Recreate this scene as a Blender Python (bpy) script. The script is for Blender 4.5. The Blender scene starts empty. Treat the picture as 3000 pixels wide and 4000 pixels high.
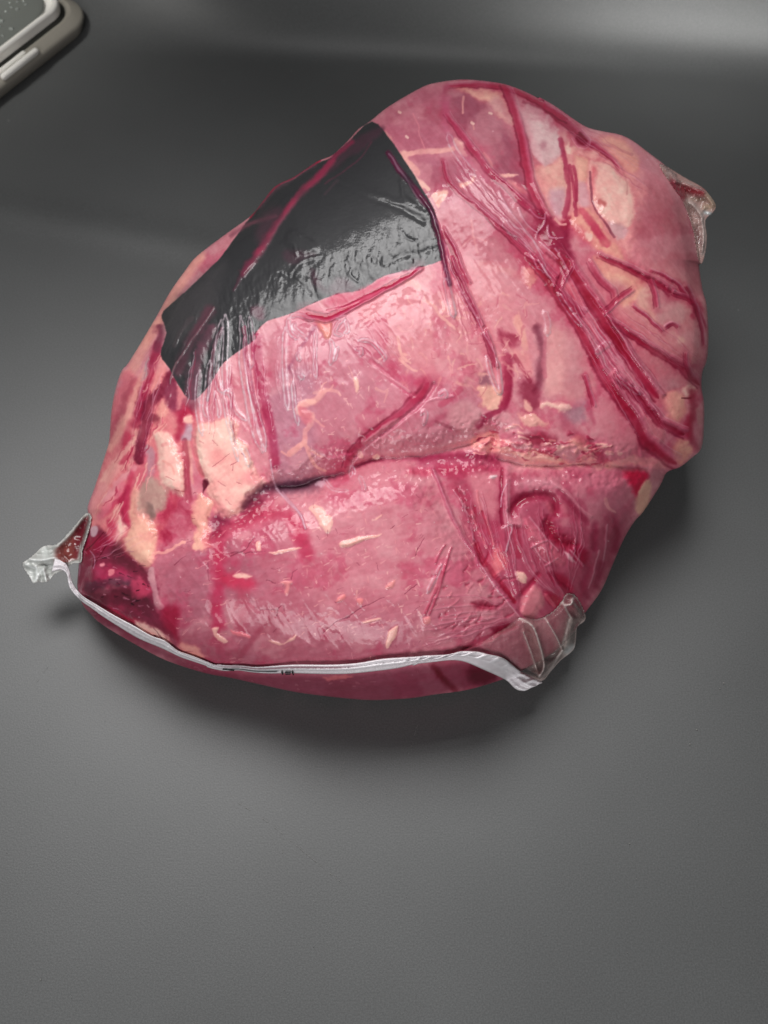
import bpy, math, random
import numpy as np
from mathutils import Vector, Matrix

# ------------------------------------------------------------------ camera
PW, PH = 3000.0, 4000.0                       # the photograph's pixel grid, used for tracing
VFOV = math.radians(50.0); PITCH = math.radians(60.0); DIST = 0.524
TGT = np.array([0.0, 0.0, 0.045])
sc = bpy.context.scene; col = sc.collection
cam_pos = TGT + np.array([0.0, -math.cos(PITCH)*DIST, math.sin(PITCH)*DIST])
cd = bpy.data.cameras.new('camera'); cam = bpy.data.objects.new('camera', cd); col.objects.link(cam)
cam.location = cam_pos; cam.rotation_euler = (math.pi/2-PITCH, 0, 0)
cd.sensor_fit = 'VERTICAL'; cd.sensor_height = 24.0; cd.sensor_width = 18.0
cd.lens = 12.0/math.tan(VFOV/2); cd.clip_start = 0.01; cd.clip_end = 50
cd.dof.use_dof = True; cd.dof.focus_distance = 0.485; cd.dof.aperture_fstop = 9.0
sc.camera = cam
FWD = np.array([0, math.cos(PITCH), -math.sin(PITCH)])
UPV = np.array([0, math.sin(PITCH), math.cos(PITCH)])
RGT = np.array([1.0, 0, 0])

# ------------------------------------------------------------------ light and exposure
w = bpy.data.worlds.new('World'); sc.world = w; w.use_nodes = True
bg = w.node_tree.nodes['Background']; bg.inputs[0].default_value = (0.93, 0.96, 1.0, 1); bg.inputs[1].default_value = 0.026
sc.view_settings.view_transform = 'Standard'; sc.view_settings.look = 'None'
sc.view_settings.exposure = 0.0; sc.view_settings.gamma = 1.0
def area(name, loc, tgt, sx, sy, power, colr=(1, 1, 1)):
    l = bpy.data.lights.new(name, 'AREA'); l.shape = 'RECTANGLE'; l.size = sx; l.size_y = sy
    l.energy = power; l.color = colr
    o = bpy.data.objects.new(name, l); col.objects.link(o); o.location = loc
    o.rotation_euler = (Vector(tgt)-Vector(loc)).to_track_quat('-Z', 'Y').to_euler()
    return o
key = area('softbox_lamp', (-0.16, 0.36, 0.80), (-0.04, -0.24, 0.0), 0.75, 0.40, 2.1, (1.0, 0.985, 0.98)); key.data.spread = math.radians(76)
fill = area('added_fill_lamp', (-0.20, -1.0, 0.62), (-0.02, -0.10, 0.03), 0.8, 0.45, 1.15, (1.0, 0.985, 0.99)); fill.data.spread = math.radians(60)  # low fill added behind the camera to brighten the meat's front
roll = area('added_roll_lamp', (0.42, 0.16, 0.50), (0.30, 0.475, 0.03), 0.45, 0.10, 0.30, (1.0, 0.99, 0.97)); roll.data.spread = math.radians(36)  # unseen lamp added to brighten the sheet's roll at the back
side = area('added_fill_lamp', (-0.50, 0.30, 0.62), (-0.36, 0.47, 0.02), 0.25, 0.2, 0.26, (1.0, 0.98, 0.94)); side.data.spread = math.radians(34)  # small unseen lamp added to brighten the box corner

# ------------------------------------------------------------------ helpers
def lin(c):
    c = np.asarray(c, float)/255.0
    return np.where(c <= 0.04045, c/12.92, ((c+0.055)/1.055)**2.4)
def rays(X, Y):
    X = np.asarray(X, float); Y = np.asarray(Y, float)
    u = (X-PW/2)/(PH/2)*math.tan(VFOV/2); v = -(Y-PH/2)/(PH/2)*math.tan(VFOV/2)
    return u[..., None]*RGT + v[..., None]*UPV + FWD
def hit_z(X, Y, z):
    d = rays(X, Y); t = (np.asarray(z)-cam_pos[2])/d[..., 2]
    return t
def P3(X, Y, t):
    return cam_pos + rays(X, Y)*np.asarray(t)[..., None]
ORG = dict(Z=(0, 0, 1.0), Q=(0, 0, 1.8083), A=(1400, 280, .5), B=(2050, 280, .5), C=(1000, 700, .5), D=(400, 1000, .5),
           E=(1700, 1000, .5), F=(2100, 1000, .5), G=(1700, 1700, .5), H=(50, 1900, .5), I=(400, 1450, .5),
           J=(1100, 1400, .5), K=(1600, 2200, .5), L=(800, 2100, .5), R=(400, 400, .9645), T=(1300, 250, .9645))
def T(s):
    """'A 1 2 3 4 B 5 6' -> traced points on the common grid"""
    out = []; o = None; nums = []
    for w_ in s.replace(',', ' ').split():
        if w_ in ORG: o = ORG[w_]
        else:
            nums.append(float(w_))
            if len(nums) == 2:
                out.append((o[0]+nums[0]*o[2], o[1]+nums[1]*o[2])); nums = []
    return np.array(out)
def spline(p, closed=False, n=4):
    p = np.asarray(p, float); m = len(p)
    if m < 3: return p
    res = []
    rng = range(m if closed else m-1)
    for i in rng:
        if closed: a, b, c, d = p[(i-1) % m], p[i], p[(i+1) % m], p[(i+2) % m]
        else: a, b, c, d = p[max(i-1, 0)], p[i], p[i+1], p[min(i+2, m-1)]
        for k in range(n):
            t = k/n
            res.append(0.5*((2*b)+(-a+c)*t+(2*a-5*b+4*c-d)*t*t+(-a+3*b-3*c+d)*t**3))
    if not closed: res.append(p[-1])
    return np.array(res)
def resample(p, n):
    p = np.asarray(p, float); s = np.r_[0, np.cumsum(np.hypot(*np.diff(p, axis=0).T))]
    q = np.linspace(0, s[-1], n)
    return np.stack([np.interp(q, s, p[:, 0]), np.interp(q, s, p[:, 1])], 1)
def seg_dist(X, Y, pts, closed=False):
    """distance to a polyline and fraction along it"""
    best = np.full(X.shape, 1e9, np.float32); par = np.zeros(X.shape, np.float32); side = np.zeros(X.shape, np.float32)
    q = np.vstack([pts, pts[:1]]) if closed else pts
    L = np.r_[0, np.cumsum(np.hypot(*np.diff(q, axis=0).T))]; tot = max(L[-1], 1e-6)
    for i in range(len(q)-1):
        ax, ay = q[i]; bx, by = q[i+1]; dx, dy = bx-ax, by-ay; l2 = dx*dx+dy*dy+1e-9
        t = np.clip(((X-ax)*dx+(Y-ay)*dy)/l2, 0, 1)
        d = np.hypot(X-ax-t*dx, Y-ay-t*dy)
        m = d < best
        best = np.where(m, d, best); par = np.where(m, (L[i]+t*math.sqrt(l2))/tot, par)
        side = np.where(m, np.sign(dx*(Y-ay)-dy*(X-ax)), side)
    return best, par, side
def inside(X, Y, pts):
    r = np.zeros(X.shape, bool); n = len(pts); j = n-1
    for i in range(n):
        xi, yi = pts[i]; xj, yj = pts[j]
        if yi != yj:
            c = ((yi > Y) != (yj > Y)) & (X < (xj-xi)*(Y-yi)/(yj-yi)+xi); r ^= c
        j = i
    return r
def sstep(a, b, x):
    t = np.clip((x-a)/(b-a), 0, 1); return t*t*(3-2*t)
def vnoise(X, Y, scale, seed, sx=1.0, sy=1.0, rot=0.0):
    r = np.random.RandomState(seed); N = 128; g = r.rand(N, N).astype(np.float32)*2-1
    c, s = math.cos(rot), math.sin(rot)
    u = (X*c+Y*s)/(scale*sx)+7.3; v = (-X*s+Y*c)/(scale*sy)+3.1
    iu = np.floor(u).astype(int); iv = np.floor(v).astype(int); fu = u-iu; fv = v-iv
    fu = fu*fu*fu*(fu*(fu*6-15)+10); fv = fv*fv*fv*(fv*(fv*6-15)+10)
    a = g[iv % N, iu % N]; b = g[iv % N, (iu+1) % N]; c_ = g[(iv+1) % N, iu % N]; d = g[(iv+1) % N, (iu+1) % N]
    return (a*(1-fu)+b*fu)*(1-fv)+(c_*(1-fu)+d*fu)*fv
def fbm(X, Y, scale, seed, oct=4, **k):
    o = 0; a = 1; t = 0
    for i in range(oct):
        o = o+a*vnoise(X, Y, scale/2**i, seed+i*17, **k); t += a; a *= .5
    return o/t

# ------------------------------------------------------------------ materials
def nodes(name):
    m = bpy.data.materials.new(name); m.use_nodes = True; nt = m.node_tree
    return m, nt, nt.nodes, nt.links, nt.nodes['Principled BSDF']
def film_over(name, rough, coat_rough, bump, spec=0.4, detail=0.06, cb=0.06, cw=0.5):
    """coloured surface seen through wet, tight plastic film: diffuse body with a clear glossy coat"""
    m, nt, N, L, b = nodes(name)
    at = N.new('ShaderNodeAttribute'); at.attribute_name = 'Col'
    tc = N.new('ShaderNodeTexCoord')
    n1 = N.new('ShaderNodeTexNoise'); n1.inputs['Scale'].default_value = 420; n1.inputs['Detail'].default_value = 6
    L.new(tc.outputs['Object'], n1.inputs['Vector'])
    mr = N.new('ShaderNodeMapRange'); mr.inputs['To Min'].default_value = 1-detail; mr.inputs['To Max'].default_value = 1+detail
    mr.inputs['From Min'].default_value = 0.3; mr.inputs['From Max'].default_value = 0.7
    L.new(n1.outputs['Fac'], mr.inputs['Value'])
    mx = N.new('ShaderNodeVectorMath'); mx.operation = 'SCALE'
    L.new(at.outputs['Color'], mx.inputs[0]); L.new(mr.outputs[0], mx.inputs['Scale'])
    L.new(mx.outputs[0], b.inputs['Base Color'])
    b.inputs['Roughness'].default_value = rough; b.inputs['Specular IOR Level'].default_value = spec
    b.inputs['Coat Weight'].default_value = cw; b.inputs['Coat Roughness'].default_value = coat_rough
    b.inputs['Coat IOR'].default_value = 1.5
    bp = N.new('ShaderNodeBump'); bp.inputs['Strength'].default_value = bump; bp.inputs['Distance'].default_value = 0.0006
    L.new(n1.outputs['Fac'], bp.inputs['Height']); L.new(bp.outputs[0], b.inputs['Normal'])
    n2 = N.new('ShaderNodeTexNoise'); n2.inputs['Scale'].default_value = 900; n2.inputs['Detail'].default_value = 3
    L.new(tc.outputs['Object'], n2.inputs['Vector'])
    b2 = N.new('ShaderNodeBump'); b2.inputs['Strength'].default_value = cb; b2.inputs['Distance'].default_value = 0.0004
    L.new(n2.outputs['Fac'], b2.inputs['Height']); L.new(b2.outputs[0], b.inputs['Coat Normal'])
    return m
M_meat = film_over('meat_under_film', 0.6, 0.085, 0.10, 0.2, cw=0.42)
M_label = film_over('printed_label_under_film', 0.5, 0.09, 0.2, 0.2, 0.04, cb=0.22, cw=0.48)
def film_mat(name, rough=0.17, tint=(1, 1, 1)):
    m, nt, N, L, b = nodes(name)
    at = N.new('ShaderNodeAttribute'); at.attribute_name = 'Col'
    L.new(at.outputs['Color'], b.inputs['Base Color']); L.new(at.outputs['Alpha'], b.inputs['Alpha'])
    b.inputs['Roughness'].default_value = rough; b.inputs['Specular IOR Level'].default_value = 0.45
    b.inputs['Coat Weight'].default_value = 0.3; b.inputs['Coat Roughness'].default_value = 0.08
    return m
M_film = film_mat('clear_plastic_film'); M_seam = film_mat('milky_welded_film', 0.34)

# ------------------------------------------------------------------ the wrapped joint: outline and relief
OUT = T('A 0 450 95 385 240 270 500 120 620 85 750 66 850 62 1000 75 1150 100 1300 155 1450 230 '
        'B 110 200 230 265 410 390 500 440 620 468 750 495 850 545 950 620 1100 735 1200 830 1262 960 1295 1100 1340 1300 1370 1480 '
        'F 1262 80 1290 270 1320 380 1335 600 1325 800 1290 900 1280 1020 1300 1150 1300 1330 1280 1500 1200 1580 1110 1650 1010 1690 '
        'Z 2578 1898 2513 1998 G 1560 670 1480 800 1400 980 1300 1210 1170 1390 K 1320 480 1240 590 1120 700 900 830 720 910 450 990 200 1025 0 1055 '
        'L 1300 1270 1000 1245 700 1205 400 1140 200 1095 0 1058 H 1200 1360 950 1230 700 1080 600 990 545 920 505 800 512 640 528 500 540 400 590 250 585 160 635 20 '
        'Z 401 1808 I 50 560 60 450 70 320 100 150 150 0 D 200 840 300 680 430 460 530 280 650 110 740 0 '
        'Z 887 911 979 844 1027 786 1075 728 1152 689 1239 631 1297 607 1364 545')
OUTS = spline(OUT, True, 4)
S = 2.7
gx = np.arange(270, 2800, S); gy = np.arange(290, 2770, S)
X, Y = np.meshgrid(gx, gy); X = X.astype(np.float32); Y = Y.astype(np.float32)
din, _, _ = seg_dist(X, Y, OUTS, True); ins = inside(X, Y, OUTS)
SD = np.where(ins, din, -din)
RZ = np.polyfit((np.array([0, 300, 900, 1600, 2200, 2750, 3000])-1500)/1000, [0.104, 0.098, 0.079, 0.050, 0.022, 0.008, .006], 3)
def ring_z(Yp):
    return np.polyval(RZ, (np.asarray(Yp, float)-1500)/1000)
def ring_t(Xp, Yp): return hit_z(Xp, Yp, ring_z(Yp))
# inflated base: Poisson solve on a coarse grid
cs = 18
cx = np.arange(250, 2820, cs); cy = np.arange(270, 2790, cs); CX, CY = np.meshgrid(cx.astype(float), cy.astype(float))
cin = inside(CX, CY, OUTS); U = np.zeros(CX.shape)
for _ in range(2600):
    U[1:-1, 1:-1] = np.where(cin[1:-1, 1:-1], 0.25*(U[:-2, 1:-1]+U[2:, 1:-1]+U[1:-1, :-2]+U[1:-1, 2:]+1.0), 0)
U /= U.max()
def bil(G, Xp, Yp):
    u = np.clip((Xp-cx[0])/cs, 0, len(cx)-1.001); v = np.clip((Yp-cy[0])/cs, 0, len(cy)-1.001)
    i = u.astype(int); j = v.astype(int); a = u-i; b = v-j
    return (G[j, i]*(1-a)+G[j, i+1]*a)*(1-b)+(G[j+1, i]*(1-a)+G[j+1, i+1]*a)*b
Ub = np.maximum(bil(U, X, Y), 0)
edge = np.clip(SD/480.0, 0, 1); rnd = np.sqrt(np.clip(1-(1-edge)**3.2, 0, 1))      # quarter-round rim
BASE = 0.030*rnd + 0.030*Ub**0.8*sstep(0, 60, SD)
DSP = np.zeros(X.shape, np.float32)                    # relief in metres, towards the viewer side
COL = np.zeros(X.shape+(3,), np.float32); COL[:] = (222, 146, 154)
PART = np.zeros(X.shape, np.int32)
WX = fbm(X, Y, 46, 11, 3)*1.0; WY = fbm(X, Y, 46, 57, 3)*1.0
WF = fbm(X, Y, 13, 91, 2); WG = fbm(X, Y, 13, 93, 2)

def box(pts, m):
    x0, y0 = pts.min(0)-m; x1, y1 = pts.max(0)+m
    i0 = max(int((x0-gx[0])/S), 0); i1 = min(int((x1-gx[0])/S)+2, len(gx)); j0 = max(int((y0-gy[0])/S), 0); j1 = min(int((y1-gy[0])/S)+2, len(gy))
    return slice(j0, max(j1, j0)), slice(i0, max(i1, i0))
def mixc(sl, a, c):
    if c is not None:
        COL[sl] = COL[sl]*(1-a[..., None]) + np.array(c, np.float32)*a[..., None]
def poly(s, c=None, f=8, a=1.0, wp=5, h=0.0, part=None, hf=None, mott=0):
    """a patch: colour c, feather f, edge wander wp, raised by h"""
    p = spline(T(s) if isinstance(s, str) else s, True, 3)
    sl = box(p, f+abs(wp)*2+12)
    if X[sl].size == 0: return
    x = X[sl]+wp*WX[sl]*2+wp*.75*WF[sl]; y = Y[sl]+wp*WY[sl]*2+wp*.75*WG[sl]
    d, _, _ = seg_dist(x, y, p, True); d = np.where(inside(x, y, p), d, -d)
    al = sstep(-f, f, d)*a
    if mott: al = al*np.clip(1-mott*(0.5+0.5*fbm(x, y, 60, 300+len(p), 4)*2), 0, 1)
    mixc(sl, al, c)
    if h: DSP[sl] += h*sstep(-(hf or f)*.5, (hf or f)*2, d)
    if part is not None: PART[sl] = np.where(d > 0, part, PART[sl])
MOT = fbm(X, Y, 70, 777, 3)
RH = 0.45
def line(s, c=None, w=20, w2=None, a=1.0, soft=.5, h=0.0, wp=2, hw=1.0, part=None, taper=0, sp=True, c2=None):
    """a fold, vein or streak of full width w -> w2, raised by h"""
    p = T(s) if isinstance(s, str) else np.asarray(s, float)
    if sp: p = spline(p)
    w2 = w if w2 is None else w2
    sl = box(p, max(w, w2)*1.4+8)
    if X[sl].size == 0: return
    x = X[sl]+wp*WX[sl]*2+wp*.4*WF[sl]; y = Y[sl]+wp*WY[sl]*2+wp*.4*WG[sl]
    d, t, sd = seg_dist(x, y, p)
    hwid = 0.5*(w+(w2-w)*t)*(1+.22*WF[sl]+.25*WX[sl])
    if taper: hwid = hwid*np.sqrt(np.clip(np.minimum(t, 1-t)/taper, 0.0, 1)) + .01
    q = d/hwid
    al = (1-sstep(1-soft, 1+soft*.6, q))*a*np.clip(.88+.45*MOT[sl], .3, 1)
    if c2 is not None:
        cc = np.array(c, np.float32)*(1-t[..., None])+np.array(c2, np.float32)*t[..., None]
        COL[sl] = COL[sl]*(1-al[..., None])+cc*al[..., None]
    else: mixc(sl, al, c)
    if h: DSP[sl] += RH*h*np.exp(-(q/hw)**2*1.6)
    if part is not None: PART[sl] = np.where(q < 0.85, part, PART[sl])
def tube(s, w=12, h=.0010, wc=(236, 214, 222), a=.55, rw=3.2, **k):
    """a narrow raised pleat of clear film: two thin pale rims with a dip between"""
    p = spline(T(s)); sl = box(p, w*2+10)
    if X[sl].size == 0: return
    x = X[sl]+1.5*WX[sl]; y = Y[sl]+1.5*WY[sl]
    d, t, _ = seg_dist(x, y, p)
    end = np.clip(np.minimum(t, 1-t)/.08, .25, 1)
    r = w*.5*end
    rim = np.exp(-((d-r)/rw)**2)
    mixc(sl, rim*a*(.65+.5*WF[sl]).clip(0, 1), wc)  # pale rims: whitish film edge plus painted highlight
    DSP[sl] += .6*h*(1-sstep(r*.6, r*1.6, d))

# colours as they look through the film in the photograph
PK = (226, 150, 158); MV = (190, 118, 130); MD = (200, 128, 140); FT = (255, 192, 180); FB = (255, 200, 188)
SS = (240, 196, 196); RD = (204, 70, 100); DP = (172, 46, 78); DK = (150, 34, 62); CL = (98, 40, 56); LB = (58, 61, 60)

NPART = ['muscle']; PLAB = ['pale pink marbled beef muscle in the middle']
def newpart(n, l=None): NPART.append(n); PLAB.append(l); return len(NPART)-1

# --- the big muscles
m_low = newpart('muscle', 'smooth rounded muscle at the front, above the white seam')
m_flap = newpart('muscle', 'dark pink wrinkled muscle at the lower right')
m_end = newpart('muscle', 'smooth mauve muscle at the right end')
m_top = newpart('muscle', 'mauve muscle at the top, crossed by red folds')
m_clot = newpart('clotted_end', 'dark wine clotted meat end at the left')
m_left = newpart('muscle', 'streaky pink and cream meat edge on the left')
poly('Q 800 240 960 175 1100 185 1200 330 1200 440 1080 560 960 480 900 400 830 300', (206, 124, 138), 60, 1, 12, part=m_top)
poly('A 690 140 860 150 1000 240 1110 360 1220 560 1280 700 1300 900 1120 830 960 700 850 520 730 330', (184, 104, 120), 30, 1, 8)
poly('A 200 480 420 250 620 200 660 400 700 520 640 620 420 640 320 560', (196, 112, 128), 50, .9, 14)
poly('A 460 680 620 690 800 700 880 800 780 880 700 900 560 880 500 800', (190, 108, 124), 20, .95, 5)
poly('A 620 1100 760 980 900 1080 1150 1300 1330 1480 1380 1620 1000 1500 820 1420 700 1300', (214, 132, 142), 40, .9, 10)
poly('Q 560 720 700 680 860 650 960 640 1060 760 1060 860 960 980 760 1000 640 1050 590 950 570 820', (216, 138, 150), 40, 1, 12)
poly('I 1290 60 1659 0 1659 760 1500 900 1400 880 1340 700 1280 400', (200, 136, 150), 30, .9, 8)
poly('J 300 100 520 60 780 240 760 420 560 600 480 700 300 700 220 420', (208, 132, 144), 40, .9, 12)
poly('Q 750 640 900 580 1010 560 1120 640 1150 780 1080 840 960 820 850 780', (232, 152, 158), 50, .9, 16)
poly('Q 1370 400 1450 420 1500 520 1520 620 1480 640 1380 590 1340 510', (206, 126, 134), 30, 1, 8, h=.002, hf=30, part=m_end)
poly('Q 1360 530 1460 580 1520 640 1520 760 1500 800 1400 750 1290 640', (226, 146, 150), 40, .9, 10)
poly('G 0 240 300 300 700 260 1200 260 1460 300 1540 480 1500 760 1380 1000 1200 1330 1000 1420 800 1450 640 1400 400 1100 180 760', (190, 92, 112), 30, 1, 8, part=m_flap)
poly('Q 330 1190 430 1170 560 1150 640 1060 780 1000 940 1000 1000 1130 1130 1340 1200 1400 1100 1480 1000 1500 760 1515 500 1480 350 1400 180 1330 240 1290', (200, 116, 130), 24, 1, 8, part=m_low)
poly('Q 620 1060 780 1010 930 1010 990 1140 1000 1250 900 1300 760 1300 640 1250', (222, 142, 152), 90, .85, 20)
poly('Q 400 1340 700 1400 1080 1390 1120 1470 700 1515 360 1430', (178, 92, 108), 120, .45, 20)  # shading of the lower front painted in as darker pink
poly('Q 440 1170 520 1180 560 1260 480 1330 400 1330 345 1240', (184, 108, 122), 40, .8, 14)
poly('Q 230 880 330 800 420 860 410 1000 330 1200 260 1220 190 1130 200 1080', (232, 140, 142), 20, 1, 10, part=m_left)
poly('Q 180 1140 225 1150 330 1240 340 1310 380 1400 200 1330 165 1250 172 1180', (146, 60, 80), 16, 1, 8, part=m_clot)
# --- large relief: muscles bulge, the seam between them sinks
poly('Q 300 1220 480 1130 640 1070 780 1010 930 1010 1050 1200 1150 1330 1200 1500 1000 1700 640 1700 300 1600 250 1400', h=.009, hf=90)
poly('Q 580 740 720 690 920 620 1060 800 1000 930 780 980 620 1040', h=.004, hf=70)
poly('Q 960 200 1200 330 1180 480 1050 560 900 420', h=.004, hf=70)
poly('G 0 250 700 280 1400 290 1500 500 1300 1000 1000 1350 700 1400', h=.003, hf=50)
for wv, hv in ((130, -.009), (34, -.005)):
    line('J 0 1000 150 990 300 930 480 900 560 860 700 800 900 780 1100 760 1400 690 1659 600 G 460 180 900 240 1200 220 1420 240 1659 250', w=wv, h=hv, wp=3)
line('Q 560 1060 620 1050 720 1030', (128, 78, 92), 26, a=.8, soft=1)
line('J 0 1010 200 980 330 930 470 900', (130, 84, 100), 40, 24, a=.85, soft=.9)
line('J 560 850 700 800 860 785 1000 780 1200 775 1400 760 1659 780 G 440 195 560 230', (160, 52, 82), 20, 34, a=.9, soft=.9)
line('J 1100 790 1300 780 1500 790 1659 800', (170, 50, 86), 60, a=.7, soft=.9)
line('J 830 770 1100 740 1300 690 1500 620', (226, 156, 160), 34, a=.7, soft=.8, h=.001)
line('J 1010 880 1150 890', RD, 40, a=.7, soft=.9)
line('Q 180 1150 240 1200 330 1240', h=-.004, w=120)
poly('G 0 230 500 240 440 300 100 330', (192, 64, 96), 20, .8)

# --- muscle grain and uneven juice under the film
fib = fbm(X, Y, 26, 1501, 3, sx=3.2, sy=.5, rot=-.22)*(PART == m_low)+fbm(X, Y, 26, 1502, 3, sx=3.0, sy=.5, rot=.9)*(PART != m_low)
COL *= (1+.055*fib[..., None]*np.array([.5, 1.3, 1.1], np.float32))
jz = (1-.7*(PART == m_end))*sstep(.08, .42, fbm(X, Y, 150, 1511, 5)+.25*fbm(X, Y, 24, 1521, 3)); COL[:] = COL*(1-.38*jz[..., None])+np.array((196, 70, 100), np.float32)*.38*jz[..., None]
pz = sstep(.12, .45, fbm(X, Y, 120, 1531, 4)); COL[:] = COL*(1-.4*pz[..., None])+np.array((232, 168, 172), np.float32)*.4*pz[..., None]

# --- silverskin and fat at the top
fats = []
poly('B 60 760 320 560 620 520 860 600 900 780 860 1150 760 1470 520 1350 330 1250 120 1050', (250, 172, 164), 40, .7, 16)
poly('F 430 30 700 110 1000 300 1160 440 1100 640 1000 900 1200 1050 1150 1250 1000 1250 700 700', (240, 162, 158), 50, .5, 18)
def fat(s, c=FT, f=5, a=1, h=.0012, wp=4, lab=None, n='fat_patch', **k):
    poly(s, (212, 96, 112), 22, .55, wp*2)
    poly(s, c, f+4, a, wp+2, h=h*.8, hf=16, part=newpart(n, lab), **k)
    if n == 'fat_patch': poly(s, (240, 148, 146), 22, .42, wp+4, mott=1.6)
fat('A 750 125 900 130 1090 150 1150 260 1200 380 1190 410 1110 360 1040 270 960 215 860 170', (250, 188, 172), lab='long cream fat strip near the top rim')
poly('A 1090 190 1180 330 1200 420 1160 400 1090 330 1000 250', (222, 160, 164), 16, .7)
fat('A 1215 210 1330 240 1450 290 1530 370 1570 480 1585 660 1500 720 1440 740 1360 620 1300 480 1240 330', SS, lab='pale grey silverskin patch near the top', n='silverskin')
poly('B 150 540 190 570 150 610 120 570', (206, 140, 150), 12, .8)
poly('B 290 480 400 500 420 580 330 600', (232, 160, 160), 18, .9)
fat('B 60 780 200 720 290 680 330 800 320 1000 300 1130 230 1120 160 1020 110 900', (250, 186, 174), 8)
poly('B 180 960 280 920 320 1000 290 1130 230 1120', (224, 178, 188), 16, .8)
fat('B 320 590 450 580 560 630 590 660 560 680 440 650 340 650', FB, 6)
fat('B 400 660 480 670 500 780 490 860 420 880 400 760', (250, 186, 168), 6)
poly('B 410 870 500 880 510 1040 440 1060', (230, 176, 182), 12, .8)
fat('B 510 700 620 710 740 800 830 900 860 1040 850 1150 800 1210 700 1230 640 1180 560 1090 520 960 500 820', FB, 6, lab='large cream fat lobe on the right', h=.002)
poly('B 560 740 560 860 530 980 520 760', (222, 110, 120), 10, .7)
poly('B 580 1000 630 1030 610 1060 560 1040', (206, 110, 110), 8, .8)
poly('B 640 1180 800 1210 770 1290 730 1310 690 1270', (226, 176, 178), 10, .9)
fat('B 560 560 640 505 780 530 850 600 900 700 860 790 800 770 700 690 640 630', (250, 178, 164), 10, lab='cream fat lobe under the upper right rim')
line('B 560 560 700 590 840 650', (214, 130, 138), 12, a=.6)
line('B 830 560 900 650 950 740', (226, 150, 160), 40, a=.6, soft=.8)
fat('B 370 1100 460 1070 520 1100 600 1200 700 1330 760 1470 620 1400 500 1350 430 1290 360 1180', (250, 178, 160), 8)
line('B 440 1090 520 1180 600 1290 640 1340', RD, 34, a=.85, h=-.001)
line('B 300 1240 420 1250 480 1330', RD, 60, a=.5, soft=.9)
poly('B 470 1250 530 1270 520 1330 480 1310', FB, 6)
for s_ in ('B 350 730 370 860 390 1000 400 1120', 'B 380 740 400 860 400 1000'):
    line(s_, (182, 62, 92), 16, a=.9, h=.0006)
line('B 510 780 520 900 530 1020 560 1100 640 1200 700 1290', (160, 80, 96), 10, a=.85, h=-.0006)
line('B 280 540 300 650 330 780 340 950 330 1060 310 1130', (186, 70, 98), 24, a=.9, h=.0007)
line('B 760 760 800 880 800 960', (214, 140, 140), 8, a=.5)
# top left fat seams
V = (244, 172, 166)
line('A 360 640 460 630 560 620 680 610 740 600', V, 24, 22, h=.0005)
line('A 350 640 370 700 420 740 460 790', V, 30, 26, h=.0005)
line('A 380 760 440 830 520 890 545 915', FB, 24, 18, h=.0005)
poly('A 740 520 790 540 860 650 800 640 760 580', FB, 4)
poly('A 570 960 640 930 700 950 660 1010 620 1060 590 1020', FT, 5, part=newpart('fat_patch'))
poly('A 780 880 860 860 900 820 910 850 850 890 800 910', FT, 5)
poly('A 1110 790 1180 790 1240 800 1200 820 1120 815', FT, 5)
poly('A 1140 850 1240 860 1300 930 1310 960 1220 930', (240, 160, 160), 8)
line('A 820 200 810 260 820 320', V, 12, 8, a=.8)
line('A 430 330 470 420 470 480 500 560 520 600', (226, 140, 150), 7, a=.8)
line('A 880 1160 900 1300 930 1420', (238, 160, 160), 10, a=.6)
line('A 800 1380 900 1290 1000 1330', (238, 160, 160), 7, a=.5)
line('A 980 640 1030 700 1040 740', V, 12, a=.6)
line('A 890 390 905 450', V, 8, a=.6)
poly('A 200 480 240 500 260 550 220 540', V, 6, .8)
for q in ('A 1030 320', 'A 320 315', 'A 375 505', 'A 890 400'):
    c_ = T(q)[0]; line(np.array([c_, c_+[6, 3]]), (250, 200, 190), 10, sp=False)
poly('A 1640 560 1659 560 1659 640 1620 640', FB, 6)

# --- centre right
fat('E 700 100 760 90 800 130 780 200 740 240 710 180', (246, 176, 162), 6)
line('E 360 60 480 90 620 140 720 190', (236, 160, 158), 34, a=.6, soft=.8)
line('E 380 70 440 60 560 80', (214, 120, 130), 20, a=.5)
poly('E 500 580 560 600 640 610 660 660 600 720 520 700', (176, 66, 90), 14, .85)
line('E 640 490 670 560 690 640 700 720', (248, 178, 165), 30, a=.8)
poly('E 590 740 700 740 760 820 770 940 720 950 650 850', (238, 156, 156), 12, .8)
line('E 620 780 680 880 740 980', (178, 70, 92), 18, a=.8)
poly('E 880 580 960 560 1060 620 1140 740 1220 900 1240 1040 1100 1140 960 1100 860 1080 840 900 860 700', (232, 162, 162), 24, .95)
poly('E 1000 560 1120 700 1200 880 1200 1060 1080 1120 1010 1000 1020 800', (212, 142, 148), 30, .7)
poly('E 860 840 950 830 1000 900 960 1060 900 1080 860 1000', (240, 172, 170), 18, .8)
line('E 800 560 830 700 830 860 820 1000 790 1060', (150, 70, 88), 34, 34, a=.8, soft=.9, h=-.001)
line('E 860 640 850 800 860 940', (206, 116, 130), 16, a=.6)
poly('E 700 960 820 1000 830 1160 780 1210 710 1180 650 1020', (156, 52, 76), 22, .75, 8)
fat('E 330 1040 430 1000 500 1080 520 1160 480 1200 400 1180 350 1120', (248, 184, 168), 6, wp=8)
poly('E 340 1000 400 900 450 1000 400 1020', (156, 96, 110), 14, .7)
fat('E 840 1150 960 1150 1040 1170 1050 1200 1010 1220 930 1195 840 1190', FB, 4, wp=6)
poly('E 1040 1190 1160 1150 1190 1230 1090 1300 1000 1240', (176, 132, 142), 26, .7, 9)
line('E 570 800 570 950 560 1080 530 1180', (172, 50, 82), 44, 40, a=.9, h=.001)
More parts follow.
